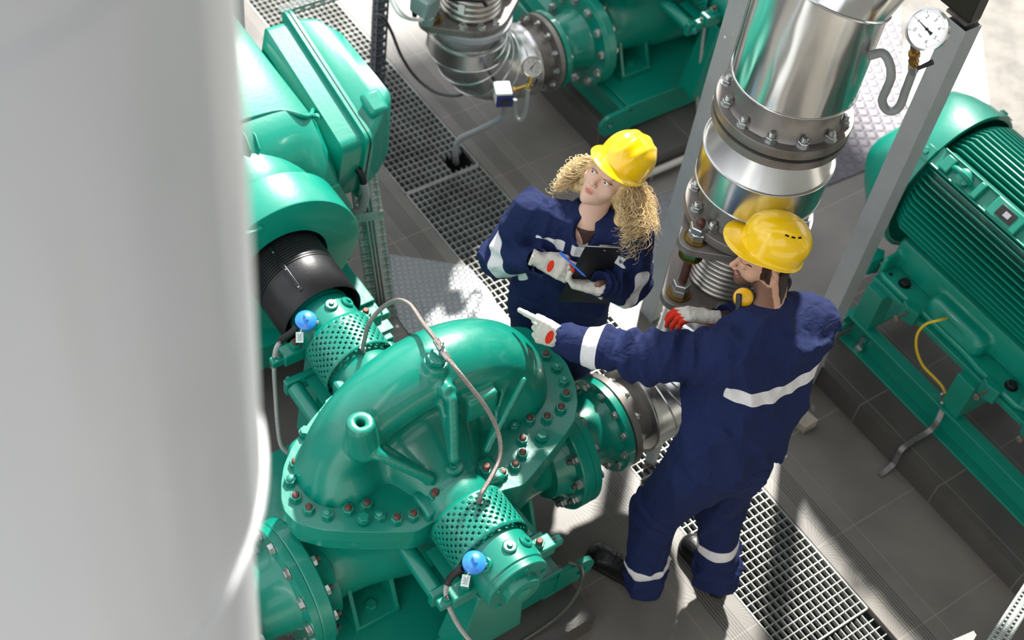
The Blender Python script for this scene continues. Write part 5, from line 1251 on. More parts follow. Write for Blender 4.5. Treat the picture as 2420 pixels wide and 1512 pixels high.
def wjacket(P):
    t = su(s_cap(P, wpR + A_(0, 0, -.05), wcR, .112, .104), s_cap(P, wpL + A_(0, 0, -.05), wcL, .112, .104), .08)
    t = su(t, s_cap(P, (wpL + wpR) / 2 + A_(.0, .0, .0), (wcL + wcR) / 2 + A_(.0, .0, -.02), .105, .105), .06)
    t = su(t, s_cap(P, wsR, wsL, .078, .078), .08); t = su(t, s_cap(P, (wsL + wsR) / 2, wneck + A_(0, 0, -.03), .075, .062), .05)
    aR = chain(P, [wsR, weR, wwR], [.084, .080, .050], .03); aL = chain(P, [wsL, weL, wwL], [.084, .082, .050], .03)
    aR = aR + ring_folds(P, wsR, weR, .8, .09, .008, 85, 21) + ring_folds(P, weR, wwR, .86, .03, .005, 190, 22); aL = aL + ring_folds(P, wsL, weL, .8, .09, .008, 85, 23) + ring_folds(P, weL, wwL, .86, .03, .005, 190, 24)
    t = su(t, aR, .012); t = su(t, aL, .012)
    t = t + folds(P, 12, 31, .018) + folds(P * A_(1, 1, .5), 25, 33, .008)
    t = np.maximum(t, -s_cap(P, wwR, wwR + (wwR - weR) * .3, .045)); t = np.maximum(t, -s_cap(P, wwL, wwL + (wwL - weL) * .3, .045))
    # open V neck
    fw = A_(.64, -.75, .2); fw = fw / np.sqrt(fw @ fw); c = wneck + fw * .10 + A_(0, 0, -.02)
    t = ss(t, s_ell(P, tuple(wneck + fw * .075 + A_(0, 0, .0)), (.040, .040, .085)), .010)
    hh = P[..., 2] - wneck[2]; col = np.abs(s_cap(P, wneck + A_(.0, 0, -.07), wneck + A_(0, 0, .05), .104, .078)) - .005
    col = np.maximum(col, np.maximum(hh - .040 + .45 * np.maximum(0, (P - wneck) @ fw), -.08 - hh)); col = np.maximum(col, ((P - wneck) @ fw) - .070)
    t = np.minimum(t, col); return np.maximum(t, .83 - P[..., 2])
def wband(P):
    v = band_seg(P, weR, wwR, .22, .028, (0, 0, 0), .115); v = np.maximum(v, band_seg(P, weL, wwL, .22, .028, (0, 0, 0), .115))
    c = (wcR + wcL) / 2 + A_(0, 0, .055); ax = A_(-.1, .12, .98); ax = ax / np.sqrt(ax @ ax); lf = A_(.76, .65, 0)
    tor = np.minimum(.024 - np.abs((P - c) @ ax), -(s_cap(P, wcR + A_(.0, .0, -.06), wcL + A_(.0, .0, -.06), .21)))
    tor = np.minimum(tor, np.abs((P - c) @ lf + .01) - .014); tor = np.minimum(tor, s_cap(P, wsR, weR, .095)); tor = np.minimum(tor, s_cap(P, wsL, weL, .095)); tor = np.minimum(tor, s_cap(P, weR, wwR, .088)); tor = np.minimum(tor, s_cap(P, weL, wwL, .088))
    return np.maximum(v, tor)
person_part('jacket', wjacket, (-3.1, 2.18, .80), (-2.2, 3.1, 1.48), .0065, NAVY, wom, 1, band=wband)
def wtrousers(P):
    t = su(s_cap(P, wpR, wpR + A_(0, 0, -.08), .118), s_cap(P, wpL, wpL + A_(0, 0, -.08), .118), .06)
    l = np.minimum(chain(P, [wpR + A_(0, 0, -.1), wkR, waR], [.112, .088, .08], .04), chain(P, [wpL + A_(0, 0, -.1), wkL, waL], [.112, .088, .08], .04)); t = su(t, l, .03) + folds(P * A_(1, 1, .5), 13, 44, .011)
    return np.maximum(np.maximum(t, P[..., 2] - .96), .07 - P[..., 2])
person_part('trousers', wtrousers, (-3.0, 2.3, .06), (-2.30, 3.0, .98), .010, NAVY, wom, 1, band=lambda P: np.maximum(band_seg(P, wkR, waR, .5, .027), band_seg(P, wkL, waL, .5, .027)))
def wlips(q): x, y, z = np.abs(q[:, 0]), q[:, 1], q[:, 2]; return np.minimum(np.minimum(.0080 - np.abs(z + .0640) - .22 * x, .0175 - x), y - .076)
def wbrow(q): x, y, z = np.abs(q[:, 0]), q[:, 1], q[:, 2]; return np.minimum(np.minimum(.0019 - np.abs(z - .0255 + 7.0 * (x - .030) ** 2), .019 - np.abs(x - .033)), y - .05)
def wlash(q): x, y, z = np.abs(q[:, 0]), q[:, 1], q[:, 2]; e = ((x - .0315) / .0158) ** 2 + ((z + .0012) / .0062) ** 2; return np.minimum(np.minimum(.0010 - np.abs(np.sqrt(e) - 1) * .0048, z + .0002), y - .06)
wbody, WM, WCc = build_head(1.05, wom, WC, WF, WU, wneck, .047, lambda P: su(s_cap(P, wsR * .75 + wsL * .25 + A_(0, 0, -.02), wsL * .75 + wsR * .25 + A_(0, 0, -.02), .05), s_cap(P, (wcL + wcR) / 2, wneck, .08, .05), .04), tuple(WC + A_(-.26, -.30, -.36)), tuple(WC + A_(.26, .26, .20)), .0026, SKIN_W, True, dict(brow=wbrow, lips=wlips, lash=wlash), (-.35, -.28))
helmet(wom, WCc + WM @ A_(0, -.024, .084), (.22, -.76, .52), (-.02, .80, .60), .101, .120, .116, .042, False, 0)
def wshirt(P):
    fw = A_(.64, -.75, .1); d = s_cap(P, wneck + A_(0, 0, -.10) + fw * .012, wneck + fw * .014, .060, .0545); return np.maximum(d, (P[..., 2] - wneck[2] - .004))
sdf_obj('shirt', wshirt, tuple(wneck + A_(-.22, -.22, -.25)), tuple(wneck + A_(.22, .22, .08)), .006, SHIRT, wom, smooth_it=1)
b = MB(); fw = Vector((.64, -.75, .1)).normalized(); lf = Vector((.76, .65, 0)); n0 = Vector(wneck); pts = [n0 + lf * x + fw * (.066 - x * x * 6) + Vector((0, 0, -.055 + abs(x) * 1.35)) for x in np.linspace(-.045, .045, 17)]
b.tube(pts, .0014, 6); nk = b.build('necklace', BRASS, wom); b = MB(); c = pts[8] + Vector((0, 0, -.012)); b.box(c, (.002, .002, .02)); b.box(c + Vector((0, 0, .003)), (.011, .002, .002), Matrix.Rotation(.7, 3, 'Z')); b.build('cross_pendant', BRASS, nk)
sdf_obj('inner_body', lambda P: su(su(s_cap(P, (wpL + wpR) / 2, (wcL + wcR) / 2, .08, .09), np.minimum(chain(P, [wsR, weR, wwR], [.04, .03, .016]), chain(P, [wsL, weL, wwL], [.04, .03, .016])), .03), np.minimum(chain(P, [wpR, wkR, waR], [.07, .05, .04]), chain(P, [wpL, wkL, waL], [.07, .05, .04])), .04), (-3.1, 2.2, .08), (-2.2, 3.1, 1.4), .014, SKIN_W, wbody)
glove('glove', wom, wwR + A_(.012, .008, .01), (.76, .62, -.14), (.40, -.50, .76), -1, [(.35, .75, .6), (.42, .85, .6), (.46, .9, .6), (.5, .9, .6)], (.75, .35, .45), (.6, .2, .3), .045, 1.02, ['patch', 'tips'])
glove('glove', wom, wwL + A_(-.01, -.008, -.03), (-.72, -.60, .02), (.30, -.35, -.88), -1, [(.5, .8, .6), (.55, .85, .6), (.6, .9, .6), (.65, .9, .6)], (.6, .6, .1), (.4, .2, .3), .045, 1.0, ['tips'])
boot('boot', wom, Vector(waR) + Vector((-.03, .05, -.09)), Vector(waR) + Vector((.14, -.18, -.09)), waR); boot('boot', wom, Vector(waL) + Vector((-.03, .05, -.09)), Vector(waL) + Vector((.14, -.18, -.09)), waL)
# curly hair: many thin locks from under the helmet down to the shoulders
HAIR = mat('blonde_hair', '#eccb92', .42, noise=.45, nscale=40); HAIRL = mat('blonde_hair_light', '#f3dcaa', .4)
rng = random.Random(11)
def lock(b, root, out, drop, seed, r0, mi):
    rg = random.Random(seed); n = 42; p = Vector(root); pts = []; ln = rg.uniform(.12, .225); ph = rg.uniform(0, 6); amp = rg.uniform(.005, .017); fr = rg.uniform(7, 19)
    rg_o = rg.uniform(.030, .078); o = Vector(out); side = o.cross(Vector((0, 0, 1))).normalized(); wob = rg.uniform(-.35, .35)
    for i in range(n):
        t = i / (n - 1); base = p + o * (rg_o * math.sin(min(1, t * 1.6) * PI / 2) + .018 * t) + drop * ln * t + side * wob * .05 * t
        q = base + side * amp * math.sin(ph + fr * t * 2.2) * (.3 + t) + o * amp * math.cos(ph + fr * t * 2.2) * (.3 + t); pts.append(q)
    b.tube(pts, lambda t, i: r0 * (1 - .75 * t) + .0003, 3, mi)
b = MB(); Wm = Matrix([list(r_) for r_ in WM]); C0 = Vector(WCc)
for i in range(1450):
    a = rng.uniform(-PI * .80, PI * .80)       # 0 = back of the head
    side = math.sin(a); back = -math.cos(a)
    if back > .55: continue
    u = rng.uniform(-.035, .045); loc = Vector((.080 * side, .098 * back * (1 if back < 0 else .55) - .004, u)); root = C0 + Wm @ loc
    out = (Wm @ Vector((side, back * .8, 0))).normalized(); out.z *= .3; out.normalize()
    drop = Vector((0, 0, -1)) * .92 + out * .22 + Vector((.20, -.26, 0)) * .25
    lock(b, root, out, drop, i, rng.uniform(.0007, .0015), 1 if rng.random() < .35 else 0)
hair = b.build('hair', [HAIR, HAIRL], wom, sharp=None)
def hairbase(P):
    q = (P - WCc) @ WM; Q = np.stack([np.abs(q[..., 0]), q[..., 1], q[..., 2]], -1)
    d = s_ell(Q, (0, -.022, .02), (.084, .094, .10)); g = P - WCc
    for s in (-1, 1):
        a = WCc + WM @ A_(s * .078, -.02, -.01); d = su(d, s_cap(P, a, a + A_(.01, -.015, -.11) + WM @ A_(s * .035, 0, 0), .036, .040), .04)
    d = su(d, s_cap(P, WCc + WM @ A_(0, -.07, 0), WCc + WM @ A_(0, -.08, 0) + A_(0, 0, -.11), .06, .06), .04)
    face = s_ell(Q, (0, .075, -.03), (.066, .075, .10)); d = ss(d, face, .01)
    return d + .006 * vnoise(P, 95, 6) + .003 * vnoise(P, 230, 8)
sdf_obj('hair_under_layer', hairbase, tuple(WC + A_(-.24, -.30, -.30)), tuple(WC + A_(.26, .26, .18)), .005, HAIR, hair)
# clipboard and pen
TL = Vector(at(1383, 583, 1.36)); wv = Vector((.08, .215, -.05)); lv = Vector((-.031, -.089, -.30)); wv = wv.normalized() * .225; lv = (lv - wv.normalized() * lv.dot(wv.normalized())).normalized() * .31; nv = wv.cross(lv).normalized()
if nv.z > 0: nv = nv
cb = thing('clipboard', 'black clipboard with white sheets held by the woman', 'clipboard', tuple(TL + lv))
Rb = Matrix((wv.normalized(), lv.normalized(), nv)).transposed(); cen = TL + wv / 2 + lv / 2
b = MB(); b.box(cen, (.225, .31, .003), Rb); b.build('board', mat('clipboard_black', '#1b1c1f', .35), cb, bevel=.001)
sg = 1 if nv.dot(Vector((-.6, .7, .3))) > 0 else -1
b = MB(); b.box(cen + nv * sg * .004 - lv.normalized() * .010, (.205, .29, .003), Rb); b.build('paper_sheets', WHITE, cb)
b = MB(); b.box(TL + wv / 2 + lv.normalized() * .012 + nv * sg * .008, (.10, .03, .008), Rb); b.cyl(TL + wv * .3 + nv * sg * .012 + lv.normalized() * .004, TL + wv * .7 + nv * sg * .012 + lv.normalized() * .004, .004, n=10); b.build('clip', ZINC, cb, bevel=.001)
for k in (.38, .62): fast(cb, TL + wv * k + lv.normalized() * .014 - nv * sg * .0016, -nv * sg, .004, 'screw', (ZINC,))
pa, pb = Vector(at(1322, 596, 1.31)), Vector(at(1379, 649, 1.27)); b = MB(); b.cyl(pa, pb, .0042, n=12); dpen = (pb - pa).normalized(); b.cyl(pb, pb + dpen * .012, .0042, .001, 12); pn = thing('pen', 'blue ballpoint pen in the gloved hand of the woman', 'pen', tuple(pb)); b.build('barrel', mat('pen_blue', '#1c5fd0', .3, coat=.3), pn)
b = MB(); b.box(pa + dpen * .02 + Vector((0, 0, .006)), (.003, .036, .0015), axes(dpen) @ Matrix.Rotation(PI / 2, 3, 'X')); b.build('pocket_clip', MATS['pen_blue'], pn)
# ================================================================ SMALL FITTINGS
def text_obj(name, cu):
    o = bpy.data.objects.new(name + '_curve', cu); COL.objects.link(o); dg = bpy.context.evaluated_depsgraph_get(); dg.update()
    me = bpy.data.meshes.new_from_object(o.evaluated_get(dg)); bpy.data.objects.remove(o); me.materials.clear(); me.materials.append(cu.materials[0])
    o = bpy.data.objects.new(name, me); COL.objects.link(o); return o
def gauge(label, c, nrm, up, r, stem_to, needle, nums=True):
    """pressure gauge: c dial centre, nrm faces the viewer, up = text up"""
    t = thing('pressure_gauge', label, 'gauge', tuple(stem_to), None); n = Vector(nrm).normalized(); u = Vector(up); u = (u - n * u.dot(n)).normalized(); x = u.cross(n); c = Vector(c)
    b = MB(); b.lathe(c - n * r * .62, n, [(0, r * .9), (r * .04, r * .98), (r * .55, r * .98), (r * .56, r * 1.04), (r * .68, r * 1.04), (r * .70, r * .94), (r * .60, r * .92), (r * .60, r * .5)], 48); b.build('case', mat('polished_case', '#cfcfcc', .14, 1.0), t)
    b = MB(); b.lathe(c - n * r * .04, n, [(0, r * .93), (.0006, r * .93)], 48); dial = b.build('dial', mat('dial_white', '#f1f3f1', .5), t)
    inkm = mat('ink', '#15161a', .6); b = MB()
    def P2(px, py, h=.0016): return c - n * r * .04 + (x * px + u * py) * r + n * h
    for k in range(61):
        a = math.radians(225 - 270 * k / 60); l0 = .74 if k % 10 == 0 else (.80 if k % 5 == 0 else .82); w_ = .012 if k % 10 == 0 else .006
        d = Vector((math.cos(a), math.sin(a))); p = Vector((-d.y, d.x)) * w_
        b.add([P2(d.x * l0 - p.x, d.y * l0 - p.y), P2(d.x * .88 - p.x, d.y * .88 - p.y), P2(d.x * .88 + p.x, d.y * .88 + p.y), P2(d.x * l0 + p.x, d.y * l0 + p.y)], [(0, 1, 2, 3)])
    b.build('scale_marks', inkm, dial)
    if nums:
        for k in range(7):
            a = math.radians(225 - 270 * k / 6); cu = bpy.data.curves.new('numeral', 'FONT'); cu.body = str(k); cu.size = r * .27; cu.align_x = 'CENTER'; cu.align_y = 'CENTER'; cu.materials.append(inkm)
            o = text_obj('numeral', cu); o.parent = dial; q = P2(math.cos(a) * .58, math.sin(a) * .58); o.location = q - _loc(dial); WLOC[o.name] = q
            o.rotation_mode = 'QUATERNION'; o.rotation_quaternion = Matrix((x, u, n)).transposed().to_quaternion()
        cu = bpy.data.curves.new('unit_text', 'FONT'); cu.body = 'bar'; cu.size = r * .18; cu.align_x = 'CENTER'; cu.materials.append(inkm); o = text_obj('unit_text', cu); o.parent = dial; q = P2(0, -.48); o.location = q - _loc(dial); o.rotation_mode = 'QUATERNION'; o.rotation_quaternion = Matrix((x, u, n)).transposed().to_quaternion()
    a = math.radians(225 - 270 * needle); d = Vector((math.cos(a), math.sin(a))); p = Vector((-d.y, d.x)); b = MB()
    def W(v, h=.004): return P2(v.x, v.y, h)
    b.add([W(d * .80), W(p * .035), W(d * -.12 + p * .04), W(d * -.34 + p * .09), W(d * -.34 - p * .09), W(d * -.12 - p * .04), W(p * -.035)], [(0, 1, 2, 3, 4, 5, 6)]); b.lathe(P2(0, 0, .002), n, [(0, r * .08), (.004, r * .07)], 16); b.build('needle', inkm, t)
    b = MB(); st = Vector(stem_to); b0 = c - n * r * .3 - u * r * .9; d = (st - b0); ln = d.length; e = d.normalized()
    b.cyl(b0, b0 + e * ln * .3, r * .22, n=6); b.cyl(b0 + e * ln * .3, b0 + e * ln * .45, r * .30, n=6); b.cyl(b0 + e * ln * .45, b0 + e * ln * .75, r * .18, n=16); b.lathe(b0 + e * ln * .5, e, [(0, r * .2), (.02, r * .28), (.04, r * .2)], 16)
    stm = b.build('brass_cock', mat('bright_brass', '#b08f4f', .25, .95), t)
    hx = (x * .9 + n * .4).normalized(); hb = b0 + e * ln * .62; b = MB(); b.cyl(hb, hb + hx * r * .55, r * .07, n=10); b.build('handle_stem', MATS['bright_brass'], stm)
    b = MB(); h0 = hb + hx * r * .55; hd = (u * .85 + x * .35).normalized(); b.cyl(h0 - hd * r * .1, h0 + hd * r * .72, r * .10, r * .14, n=14); b.build('cock_handle', BLACKR, stm)
    b = MB(); b.cyl(b0 + e * ln * .75, st, r * .27, n=6); b.build('nut', ZINC, stm); return t
# gauge on the large riser with its siphon tube
g1c = Vector(at(2190, 69, 2.62)); st = Vector(at(2158, 168, 2.42)); tocam = (Vector((0, 0, CAM_H)) - g1c).normalized()
gauge('steel pressure gauge with a white dial on the large clad riser at the top right', g1c, (tocam + Vector(-CAM_R[0]) * .35 + Vector(CAM_R[1]) * -.05), (.18, .12, .97), .062, st, .17)
pts = spline([at(2052, 132, 2.43), at(2086, 126, 2.44), at(2103, 152, 2.42), at(2105, 185, 2.37), at(2093, 215, 2.30), at(2085, 238, 2.24), at(2094, 258, 2.20), at(2112, 262, 2.20), at(2128, 248, 2.23), at(2140, 215, 2.30), at(2156, 172, 2.40)], 8)
b = MB(); b.tube(pts, .0145, 14); b.build('siphon_tube', GREYPL, label='grey bent siphon tube under the top right pressure gauge', cat='tube')
# gauge and pressure switch at the clad elbow in the top centre
g2 = Vector(at(1258, 158, .86)); s2 = Vector(at(1247, 213, .76)); tocam = (Vector((0, 0, CAM_H)) - g2).normalized()
gauge('small pressure gauge beside the blue pressure switch at the top centre', g2, (tocam + Vector(-CAM_R[1]) * .1 + Vector(CAM_R[0]) * .25), (.05, .12, .97), .047, s2, .62)
sw = thing('pressure_switch', 'blue and white pressure switch box with a small display', 'pressure switch', tuple(at(1193, 262, .62)))
cs = Vector(at(1190, 226, .70)); Rz = Matrix.Rotation(-.1, 3, 'Z') @ Matrix.Rotation(.0, 3, 'X'); Rz = Matrix.Rotation(-.42, 3, 'Z')
b = MB(); b.box(cs, (.085, .078, .075), Rz); b.build('housing', NAVYB, sw, bevel=.006)
b = MB(); b.box(cs + Vector((-.006, -.006, .043)), (.090, .080, .014), Rz); b.build('white_cover', WHITE, sw, bevel=.004)
b = MB(); fn_ = Rz @ Vector((1, 0, 0)); b.box(cs + fn_ * .0435 + Vector((0, 0, -.003)), (.002, .042, .032), Rz); b.build('display', mat('display_dark', '#191510', .15), sw)
sdn = Rz @ Vector((0, -1, 0)); b = MB(); b.box(cs + sdn * .040, (.06, .002, .055), Rz); b.build('paper_label', WHITE, sw)
b = MB(); b.cyl(at(1213, 212, .74), at(1246, 202, .77), .0095, n=14); b.cyl(at(1213, 212, .74), at(1219, 210, .745), .015, n=6); b.build('brass_nipple', MATS['bright_brass'], sw)
pts = spline([at(1247, 214, .76), at(1245, 240, .70), at(1240, 268, .63), at(1230, 284, .59), at(1219, 276, .60), at(1216, 255, .65), at(1217, 235, .70)], 8); b = MB(); b.tube(pts, .0105, 12); b.build('siphon_tube', GREYPL, label='small grey siphon loop hanging under the small top gauge', cat='tube')
pts = [at(1078, 385, -.05), at(1076, 362, .06), at(1080, 338, .13), at(1094, 324, .17), at(1130, 308, .24), at(1165, 290, .32), at(1186, 277, .38), at(1192, 262, .44), at(1194, 245, .55)]
b = MB(); b.tube(spline(pts, 7), .0165, 14); b.build('elbow_conduit', mat('grey_conduit', '#a9adb0', .45, .2), label='grey conduit rising from the grating and bending up to the pressure switch', cat='conduit')
pts = [at(884, 35, .9), at(905, 40, .75), at(925, 75, .55), at(950, 135, .30), at(985, 185, .12), at(1030, 218, .05), at(1080, 226, .06), at(1110, 212, .20), at(1150, 190, .50), at(1172, 192, .66), at(1185, 205, .74)]
b = MB(); b.tube(spline(pts, 8), .0085, 10); b.build('black_cable', mat('dark_cable', '#4a4b4c', .5), label='dark grey cable sagging from the slotted post to the pressure switch', cat='cable')
# actuator and wires at the upper expansion joint
ac = thing('valve_actuator', 'grey green housing with cable glands and brass rings beside the upper expansion joint', 'actuator', tuple(at(1000, 55, .95)))
b = MB(); c = Vector(at(1004, 8, 1.12)); b.box(c, (.11, .09, .10), Matrix.Rotation(.3, 3, 'Z')); b.lathe(c + Vector((.03, 0, -.10)), (0, 0, 1), [(0, .03), (.06, .034)], 20); b.build('housing', mat('grey_green', '#7f9692', .4, .3), ac, bevel=.012)
for u, v in ((978, 22), (1012, 26)): b = MB(); b.cyl(at(u, v, 1.08), at(u + 2, v + 16, 1.04), .011, n=12); b.build('cable_gland', BLACKR, ac)
b = MB(); b.torus(at(1022, 35, 1.02), (0, 0, 1), .026, .006, 28, 8); b.build('brass_ring', BRASS, ac)
b = MB(); b.cyl(at(1135, -6, 1.22), at(1150, 14, 1.18), .009, n=10); b.cyl(at(1060, -4, 1.2), at(1140, 0, 1.22), .012, n=10); b.build('hand_lever', BLACKR, ac)
for k, (du, dz) in enumerate(((0, 0), (10, .02))):
    pts = [at(915 + du, -25, 1.3), at(928 + du, 10, 1.25 + dz), at(945 + du, 34, 1.2 + dz), at(970 + du, 45, 1.12), at(1000, 46, 1.05 + dz), at(1013, 38, 1.03 + dz)]
    b = MB(); b.tube(spline(pts, 7), .008, 10); b.build('sensor_wire', WHITE, label=('white wire nearest the post, looping to the actuator' if k == 0 else 'white wire on the inner side of the loop to the actuator'), cat='wire')
# ---- braided flushing hose with a tee over the pump crown
b = MB(); h1 = [(-2.705, 1.74, 1.02), at(862, 800, 1.08), at(872, 765, 1.14), at(900, 730, 1.20), at(935, 710, 1.28), at(968, 720, 1.34), at(1000, 765, 1.41), at(1030, 803, 1.45), at(1040, 822, 1.44)]
h1[0] = at(857, 825, 1.03)
BRAID = mat('braided_hose', '#a89c96', .35, .8, noise=.35, nscale=160, bump=.5, bscale=700)
b.tube(spline(h1, 10), .0085, 12); b.build('braided_hose', BRAID, label='braided steel hose from the rear perforated sleeve over to the pump crown', cat='hose')
b = MB(); h2 = [at(1050, 838, 1.43), at(1075, 868, 1.42), at(1110, 912, 1.36), at(1145, 958, 1.29), at(1170, 1003, 1.22), at(1182, 1045, 1.17), at(1180, 1085, 1.13), at(1160, 1128, 1.10), at(1138, 1165, 1.08), at(1133, 1186, 1.035)]
b.tube(spline(h2, 10), .0085, 12); b.build('braided_hose', BRAID, label='braided steel hose curving down from the crown to the front perforated sleeve', cat='hose')
tee = thing('hose_tee', 'small steel tee fitting on the pump crown joining both braided hoses', 'fitting', tuple(at(1045, 838, 1.38)))
tc_ = Vector(at(1045, 832, 1.43)); b = MB(); b.hexa(tc_ - Vector((0, 0, .055)), (0, 0, 1), .013, .02); b.cyl(tc_ - Vector((0, 0, .05)), tc_ + Vector((0, 0, .012)), .008, n=12); b.lathe(tc_ - Vector((0, 0, .012)), (0, 0, 1), [(0, .012), (.02, .012)], 12); b.build('tee_body', ZINC, tee)
for (u0, v0, z0), (u1, v1, z1) in (((1030, 803, 1.45), (1043, 826, 1.44)), ((1046, 833, 1.43), (1060, 850, 1.425))): b = MB(); b.cyl(at(u0, v0, z0), at(u1, v1, z1), .0125, n=6); b.build('ferrule', STAIN, tee)
b = MB(); b.cyl(tc_ + Vector((0, 0, .012)), tc_ + Vector((0, 0, .04)), .006, n=10); b.box(tc_ + Vector((0, 0, .045)), (.006, .004, .025)); b.build('bleed_screw', ZINC, tee)
for (u, v, z) in ((857, 826, 1.02), (1133, 1188, 1.02)):
    p = Vector(at(u, v, z)); b = MB(); b.cyl(p - Vector((0, 0, .03)), p + Vector((0, 0, .012)), .0125, n=6); b.build('hose_fitting', STEEL, label=('small hex fitting where the hose meets the rear perforated sleeve' if u < 900 else 'small hex fitting where the hose meets the front perforated sleeve'), cat='fitting')
# ---- blue capped temperature sensors
def sensor(label, u, v, z, tag_):
    c = Vector(at(u, v, z)); nrm = (Vector((0, 0, CAM_H)) - c).normalized() * .35 + Vector((0, 0, 1)) * .75; nrm.normalize()
    t = thing('temperature_sensor', label, 'sensor', tuple(c - nrm * .06)); b = MB()
    b.lathe(c - nrm * .036, nrm, [(0, .020), (.006, .036), (.02, .039), (.021, .0405), (.034, .0405), (.036, .038), (.046, .028), (.050, .012), (.0505, .0001)], 36); cap = b.build('blue_cap', BLUE, t)
    x = nrm.cross(Vector((0, 0, 1))).normalized() if abs(nrm.z) < .99 else Vector((1, 0, 0)); b = MB(); b.box(c + nrm * .018, (.028, .009, .010), axes(nrm)); b.build('cap_ridge', BLUE, cap, bevel=.002)
    b = MB(); b.cyl(c - nrm * .036, c - nrm * .075, .017, .012, n=16); b.build('sensor_neck', BLACKR, t)
    b = MB(); b.cyl(at(u + 30, v + 8, z - .02), c - nrm * .02, .009, n=10); b.build('side_fitting', STEEL, t)
    tp = Vector(at(*tag_)); b = MB(); pts = spline([c + nrm * .018, c + nrm * .012 + (tp - c) * .4, tp + Vector((0, 0, .02))], 6); b.tube(pts, .0015, 6); b.build('tag_string', WHITE, t)
    b = MB(); A = axes((Vector((0, 0, CAM_H)) - tp).normalized(), (0, 0, 1)); b.box(tp, (.040, .028, .001), A); tg = b.build('paper_tag', mat('tag_paper', '#d9e6e0', .6), t)
    b = MB(); nt_ = (Vector((0, 0, CAM_H)) - tp).normalized()
    for k in range(5): b.box(tp + nt_ * .0012 + A @ Vector((.010 - k * .005, 0, 0)), (.0012, .018 - (k % 2) * .006, .0003), A)
    b.build('tag_print', mat('tag_ink', '#3a4a66', .6), tg); return t
sensor('blue capped sensor on the rear bearing housing beside the black guard', 723, 755, 1.02, (708, 797, .98))
sensor('blue capped sensor on the front bearing housing above the round end cover', 1121, 1327, 1.00, (1100, 1372, .96))
CR = lambda t, i: .0095 if i % 2 else .0080
def conduit(name, px, label, m, r=1.0, n=26, plain=False):
    b = MB(); b.tube(spline([at(*p) for p in px], n), (lambda t, i: .0088 * r) if plain else (lambda t, i: (.0095 if i % 2 else .0078) * r), 10); return b.build(name, m, label=label, cat='hose')
GC = mat('spiral_conduit', '#9b9a94', .45, .25)
b = MB(); b.tube(spline([at(702, 772, 1.0), at(690, 785, .98), at(672, 798, .95), at(662, 806, .93)], 6), .0135, 12); b.build('shrink_sleeve', BLACKR, label='black sleeve on the cable of the rear blue sensor', cat='cable sleeve')
conduit('grey_cable_hose', [(664, 804, .94), (651, 830, .88), (648, 870, .76), (651, 930, .62), (656, 1000, .50), (664, 1050, .42), (682, 1072, .38)], 'pale grey cable hose hanging down left of the rear sensor', CABLE)
b = MB(); b.tube(spline([at(1092, 1342, .97), at(1078, 1352, .95), at(1064, 1366, .92), at(1057, 1380, .90)], 6), .0135, 12); b.build('shrink_sleeve', BLACKR, label='black sleeve on the cable of the front blue sensor', cat='cable sleeve')
conduit('grey_cable_hose', [(1058, 1376, .91), (1054, 1400, .86), (1062, 1435, .78), (1084, 1478, .66), (1110, 1512, .58), (1140, 1545, .5)], 'grey spiral hose running down from the front blue sensor', CABLE)
conduit('spiral_hose', [(1346, 1328, .30), (1366, 1334, .33), (1376, 1352, .32), (1372, 1384, .28), (1352, 1420, .22), (1318, 1456, .17), (1278, 1486, .15), (1238, 1512, .145), (1205, 1535, .145)], 'dark spiral steel hose looping from the lifting eye over the dark plinth', mat('dark_spiral', '#5f6058', .5, .5), .95, 34)
# ---- earthing strap and yellow wire of the right motor
YW = [at(2249, 748, .60), at(2222, 756, .66), at(2188, 766, .62), at(2168, 790, .56), at(2166, 825, .48), at(2180, 862, .40), at(2206, 890, .35), at(2226, 912, .32), at(2234, 930, .30)]
b = MB(); b.tube(spline(YW, 8), .0058, 10); b.build('yellow_wire', YELLOW, label='yellow earth wire curving from the right motor to the flat strap', cat='wire')
b = MB(); S = [at(2240, 940, .30), at(2228, 968, .27), at(2214, 998, .22), at(2196, 1018, .16), at(2160, 1040, .15), at(2132, 1060, .148), at(2122, 1078, .10), at(2112, 1095, .03), at(2094, 1112, .012), at(2078, 1122, .008)]
sp = spline(S, 6); rings = []
for i, p in enumerate(sp):
    t = (sp[min(i + 1, len(sp) - 1)] - sp[max(i - 1, 0)]).normalized(); wd = Vector((1, .12, .0)); wd = (wd - t * wd.dot(t)).normalized() * .0125; nn = t.cross(wd).normalized() * .0018
    rings.append([p + wd + nn, p - wd + nn, p - wd - nn, p + wd - nn])
b.loft(rings); es = b.build('earth_strap', mat('dull_strap', '#8d8c8a', .4, .7, noise=.3, nscale=40), label='flat galvanised earth strap stepping down the plinth under the right motor', cat='strap')
cl = thing('strap_clamp', 'small square bolted clamp joining the yellow wire to the flat strap', 'clamp', tuple(at(2238, 945, .29)))
b = MB(); b.box(at(2236, 945, .302), (.052, .040, .006), Matrix.Rotation(.3, 3, 'Z')); b.build('clamp_plate', STEEL, cl, bevel=.001)
for u, v in ((2226, 932), (2248, 936), (2226, 952), (2246, 956)): fast(cl, Vector(at(u, v, .306)), (0, 0, 1), .0075, 'nut', (ZINC, ZINC))
